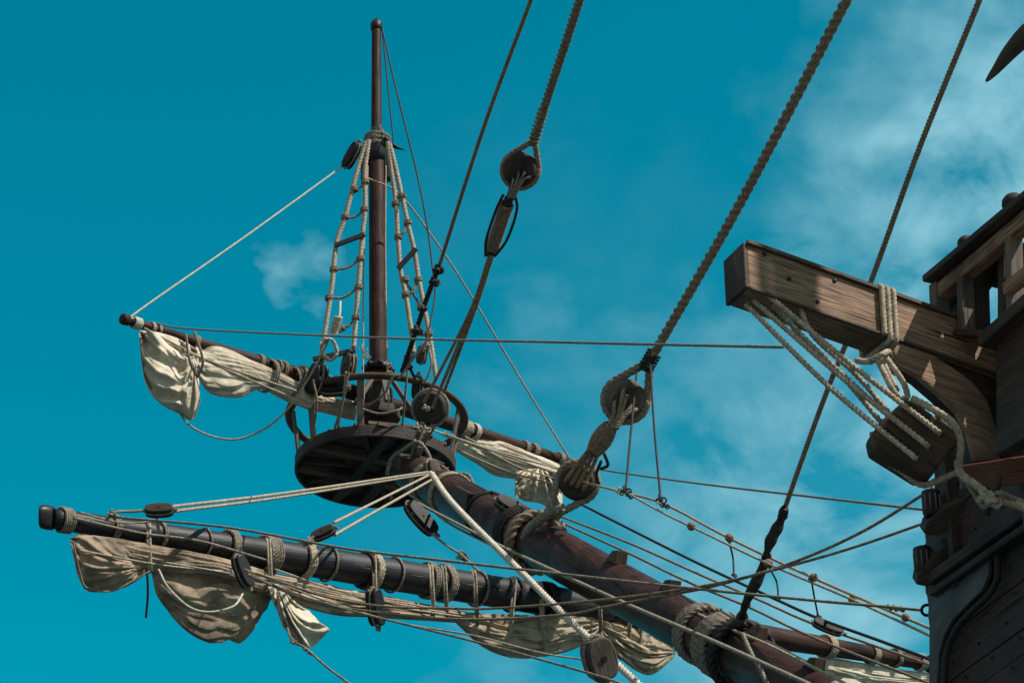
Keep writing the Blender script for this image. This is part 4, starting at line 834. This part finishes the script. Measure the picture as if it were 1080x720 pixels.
# planking: planks run aft (towards the camera) and round the bow
q = MB(); zt = .35; ph = .145; k = 0
def bowpt(s_, z_, o=0):   # s_: metres along the hull from the seen edge, + = aft
    if s_ >= 0: bulge = .10*(1-math.exp(-s_*1.0)); return Q0 - Hf*s_ + Hs*(bulge*.3+o) + Z*z_ + Hs*(-.10*max(0, -z_)*.35)
    a = min(-s_/1.1, 1.45); return Q0 + Hf*(math.sin(a)*.55) - Hs*((1-math.cos(a))*1.1-o) + Z*z_ + Hs*(-.10*max(0, -z_)*.35)
for r_ in range(34):
    z1 = zt - r_*ph; z0 = z1-ph+.008; ss = [-1.6+.2*i for i in range(41)]
    dz_ = .006*math.sin(r_*2.3)
    for i in range(len(ss)-1):
        b = len(q.v); a, c = ss[i], ss[i+1]; sl = .03
        q.v += [bowpt(a, z0+sl*a, dz_), bowpt(c, z0+sl*c, dz_), bowpt(c, z1+sl*c, dz_+.004), bowpt(a, z1+sl*a, dz_+.004), bowpt(a, z0+sl*a, -.03), bowpt(c, z0+sl*c, -.03)]
        q.face((b, b+1, b+2, b+3), [(a, z0*1.0), (c, z0), (c, z1), (a, z1)], False); q.face((b+4, b+5, b+1, b), [(a, 0), (c, 0), (c, .03), (a, .03)], False)
q.build('planking', 'plank', hull)
q = MB(); b = 0
for i in range(41):
    s_ = -1.6+.2*i; q.v += [bowpt(s_, zt+.2, -.035), bowpt(s_, -5, -.035)]
for i in range(40): q.face((2*i, 2*i+1, 2*i+3, 2*i+2), smooth=False)
q.build('seam_backing', 'tar', hull, solid=.01)
# grey blue panel forward, with its dark curved border
pan = [(984, 616), (1002, 603), (1022, 590), (1038, 577), (1047, 571), (1047, 606), (1040, 622), (1022, 640), (1008, 655), (1000, 670), (994, 690), (991, 740), (984, 740)]
MB().prism([hp(x, y, .035) for x, y in pan], Hs*.03).build('painted_panel', 'slate', hull, bevel=.006)
bd = [(1051, 570), (1052, 607), (1044, 625), (1026, 643), (1012, 658), (1004, 672), (998, 692), (995, 742)]
MB().tube(resample(cr([hp(x, y, .06) for x, y in bd], 60), .01), W(3.6, 15), 10).build('curved_moulding', 'tar', hull)
q = MB()
for r_ in range(1, 30, 1):
    for i in range(8):
        z_ = .35 - r_*.145 - .04; s_ = .12 + i*.31 + (r_ % 2)*.12
        pt = bowpt(s_, z_ + .03*s_, .012); q.lathe(pt, Hs, [(0, .011), (.006, .009), (.009, .004)], 8)
tag(q.build('nails', 'iron', hull), None, None, kind='stuff')
# top wale band sweeping up aft
ra, rb = hp(983, 612, .08), hp(1125, 512, .08)
MB().beam(ra, rb, Z, .09, .075).build('rail_band', 'darkwood', hull, bevel=.01)
MB().beam(ra - Z*.09, rb - Z*.09, Z, .07, .05).build('lower_band', 'darkwood', hull, bevel=.01)
# bulwark above
q = MB(); bw = [(985, 470), (1045, 420), (1120, 350), (1150, 350), (1150, 500), (1120, 522), (985, 618)]
MB().prism([hp(x, y, .0) for x, y in bw], -Hs*.12).build('bulwark', 'darkwood', hull, bevel=.01)
q = MB()
for i in range(9):
    yy = 390+i*24; a_, b_ = hp(986, yy+86, .006), hp(1150, yy-62, .006)
    q.beam(a_, b_, Z, .012, .10)
q.build('bulwark_planks', 'darkwood', hull, bevel=.004)
for x_, y0, y1 in ((989, 400, 620),):
    MB().beam(hp(x_+2, y0, .03), up_to(hp(x_+2, y0, .03), y1), Hf, .10, .06).build('timber_post', 'darkwood', hull, bevel=.01)
pk = P(1066, 350, 14.45)
MB().beam(up_to(pk, 338), up_to(pk, 500), Hf, .16, .22).build('timber_post', 'darkwood', hull, bevel=.012)
pk = P(1085, 350, 14.3)
MB().beam(up_to(pk, 330), up_to(pk, 560), Hf, .22, .26).build('timber_post', 'brown', hull, bevel=.012)
MB().prism([P(1015, 491, 13.9), P(1115, 476, 13.6), P(1115, 507, 13.6), P(1015, 516, 13.9)], VIEW*.10).build('red_plank', 'redwood', hull, bevel=.008)
# ledges with deadeyes at the bow edge
for (poly_, lbl) in (([(966, 616), (968, 606), (995, 575), (1030, 560), (1040, 590), (990, 614), (975, 618)], 0), ([(974, 562), (977, 552), (992, 536), (1020, 525), (1020, 555), (990, 564), (980, 564)], 1)):
    pz = hp(poly_[0][0], poly_[0][1], .1); MB().prism([P(x, y, 15.45) for x, y in poly_], VIEW*.14 + Z*.03).build('ledge', 'darkwood', hull, bevel=.008)
for (x_, y_, hpx, lb) in ((975, 592, 26, 'small ribbed black dead block standing on the lower bow ledge'), (984, 532, 26, 'small ribbed black dead block standing on the upper bow ledge')):
    t = thing('mooring_roller', P(x_, y_, 15.5), lb, 'roller', 'rollers on the bow ledges'); u_ = W(1, 15.5); a_ = up_to(P(x_, y_+hpx/2, 15.5), y_+hpx/2)
    MB().lathe(a_, Z, [(0, 8*u_), (2*u_, 9*u_), (hpx*.85*u_, 9*u_), (hpx*u_, 10*u_), ((hpx+3)*u_, 10*u_), ((hpx+4)*u_, 8*u_)], 20).build('drum', 'black', t)
    q = MB()
    for k in range(10): an = R(36*k); q.tube([a_ + Vector((math.cos(an)*9.4*u_, math.sin(an)*9.4*u_, 3*u_)), a_ + Vector((math.cos(an)*9.4*u_, math.sin(an)*9.4*u_, (hpx-2)*u_))], u_*1.2, 6)
    q.build('rib', 'greywood', t)
# chain link and eye
t = thing('chain_link', P(982, 643, 16.0), 'black iron chain link and eye bolt on the bow edge holding the level rope', 'chain')
q = MB()
def link(c, a, b, L_, w_, r_):
    pts = [c + a*(math.cos(2*math.pi*i/32)*w_ + (L_-w_)*(1 if math.cos(2*math.pi*i/32) > 0 else -1)) + b*(math.sin(2*math.pi*i/32)*w_) for i in range(33)]
    return MB().tube(resample(pts, r_*.8), r_, 10)
link(P(980, 643, 16.2), RGT, UPV, W(8, 16.2), W(5.5, 16.2), W(1.7, 16.2)).build('link', 'iron', t); link(P(992, 643, 16.0), RGT, VIEW, W(8, 16), W(4.5, 16), W(1.9, 16)).build('link', 'iron', t)
MB().lathe(P(986, 643, 16), -VIEW, [(0, W(3, 16)), (.03, W(4, 16))], 10).build('eye_plate', 'iron', t)
MB().beam(P(989, 628, 15.6), P(989, 658, 15.6), RGT, .03, .05).build('bolt', 'iron', t, bevel=.01)

# ---- forecastle rail at the upper right
rl = thing('deck_rail', P(990, 330, 14.6), 'dark wooden forecastle railing with round knobs rising at the right edge', 'railing')
K0 = P(987, 296, 14.75)
def rp(px, py, off=0): return on_plane(px, py, K0 + Hs*off, Hs)
def rbeam(x0, y0, x1, y1, hpx, name, m='darkwood', off=0, wd=.10, mb=None):
    a_, b_ = rp(x0, y0, off), rp(x1, y1, off); up = Z if abs(x1-x0) > 12 else Hf
    return (mb or MB()).beam(a_, b_, up, wd, W(hpx, 14.4)).build(name, m, rl, bevel=.008)
rbeam(985, 297, 1150, 160, 8, 'cap_rail', 'darkwood', .02, .17)
rbeam(992, 310, 1150, 177, 17, 'top_rail', 'weather', 0, .09)
rbeam(990, 300, 992, 345, 13, 'post', 'greywood', .01, .10)
rbeam(1018, 292, 1020, 352, 11, 'post', 'greywood', 0, .09)
rbeam(1032, 285, 1034, 352, 14, 'post', 'darkwood', -.10, .10)
rbeam(1069, 250, 1071, 340, 11, 'post', 'greywood', 0, .09)
rbeam(1062, 250, 1062, 350, 12, 'post', 'darkwood', -.12, .09)
rbeam(1118, 210, 1120, 320, 13, 'post', 'greywood', 0, .09)
rbeam(1062, 306, 1150, 236, 14, 'middle_rail', 'weather', .05, .06)
rbeam(1040, 362, 1150, 264, 14, 'lower_rail', 'darkwood', .03, .12)
rbeam(1000, 351, 1050, 353, 7, 'lower_rail', 'darkwood', .0, .10)
rbeam(992, 322, 1060, 268, 8, 'inner_rail', 'darkwood', -.16, .10)
q = MB(); 
q.prism([rp(x, y, -.2) for x, y in ((1000, 318), (1022, 300), (1060, 270), (1100, 240), (1100, 262), (1062, 290), (1054, 300), (1047, 303), (1041, 301), (1036, 308), (1037, 343), (1000, 350))], -Hs*.04); q.build('carved_board', 'darkwood', rl, bevel=.006)
q = MB(); q.prism([rp(x, y, -.2) for x, y in ((1056, 298), (1064, 290), (1100, 262), (1100, 330), (1062, 346), (1057, 334), (1061, 325), (1058, 315))], -Hs*.04); q.build('carved_board', 'brown', rl, bevel=.006)
for x_, y_, r_ in ((1019, 257, 8.5), (1069, 215, 11), (1128, 165, 12)):
    c = rp(x_, y_, .02); u_ = W(r_, 14.4)
    MB().lathe(c - Z*u_*1.2, Z, [(0, u_*.8), (u_*.4, u_*.7), (u_*.6, u_*.95), (u_*1.1, u_*1.12), (u_*1.6, u_*1.05), (u_*2.0, u_*.75), (u_*2.2, u_*.3)], 20).build('knob', 'darkwood', rl)
# lower board that the rail stands on, behind the cathead root
MB().prism([rp(x, y, .0) for x, y in ((1050, 352), (1150, 268), (1150, 420), (1050, 480))], -Hs*.1).build('side_board', 'darkwood', rl, bevel=.01)

# ---- curved timber tip at the top right
t = thing('curved_timber', P(1060, 60, 13), 'dark curved pointed timber tip poking in at the top right edge', 'timber')
pts = cr([P(1040, 86, 13), P(1052, 72, 13), P(1070, 50, 12.9), P(1092, 30, 12.8), P(1125, 12, 12.7), P(1170, 0, 12.6)], 60)
MB().tube(pts, lambda t_: W(1.5+13*min(1, t_*2.2)**.7, 12.9), 20, flat=.7).build('blade', 'greywood', t)
MB().tube(pts, lambda t_: W(1.2+8*min(1, t_*2.2)**.7, 12.9), 20, flat=.95).build('spine', 'darkwood', t)
for o in bpy.data.objects:
    if '_o' in o: del o['_o']
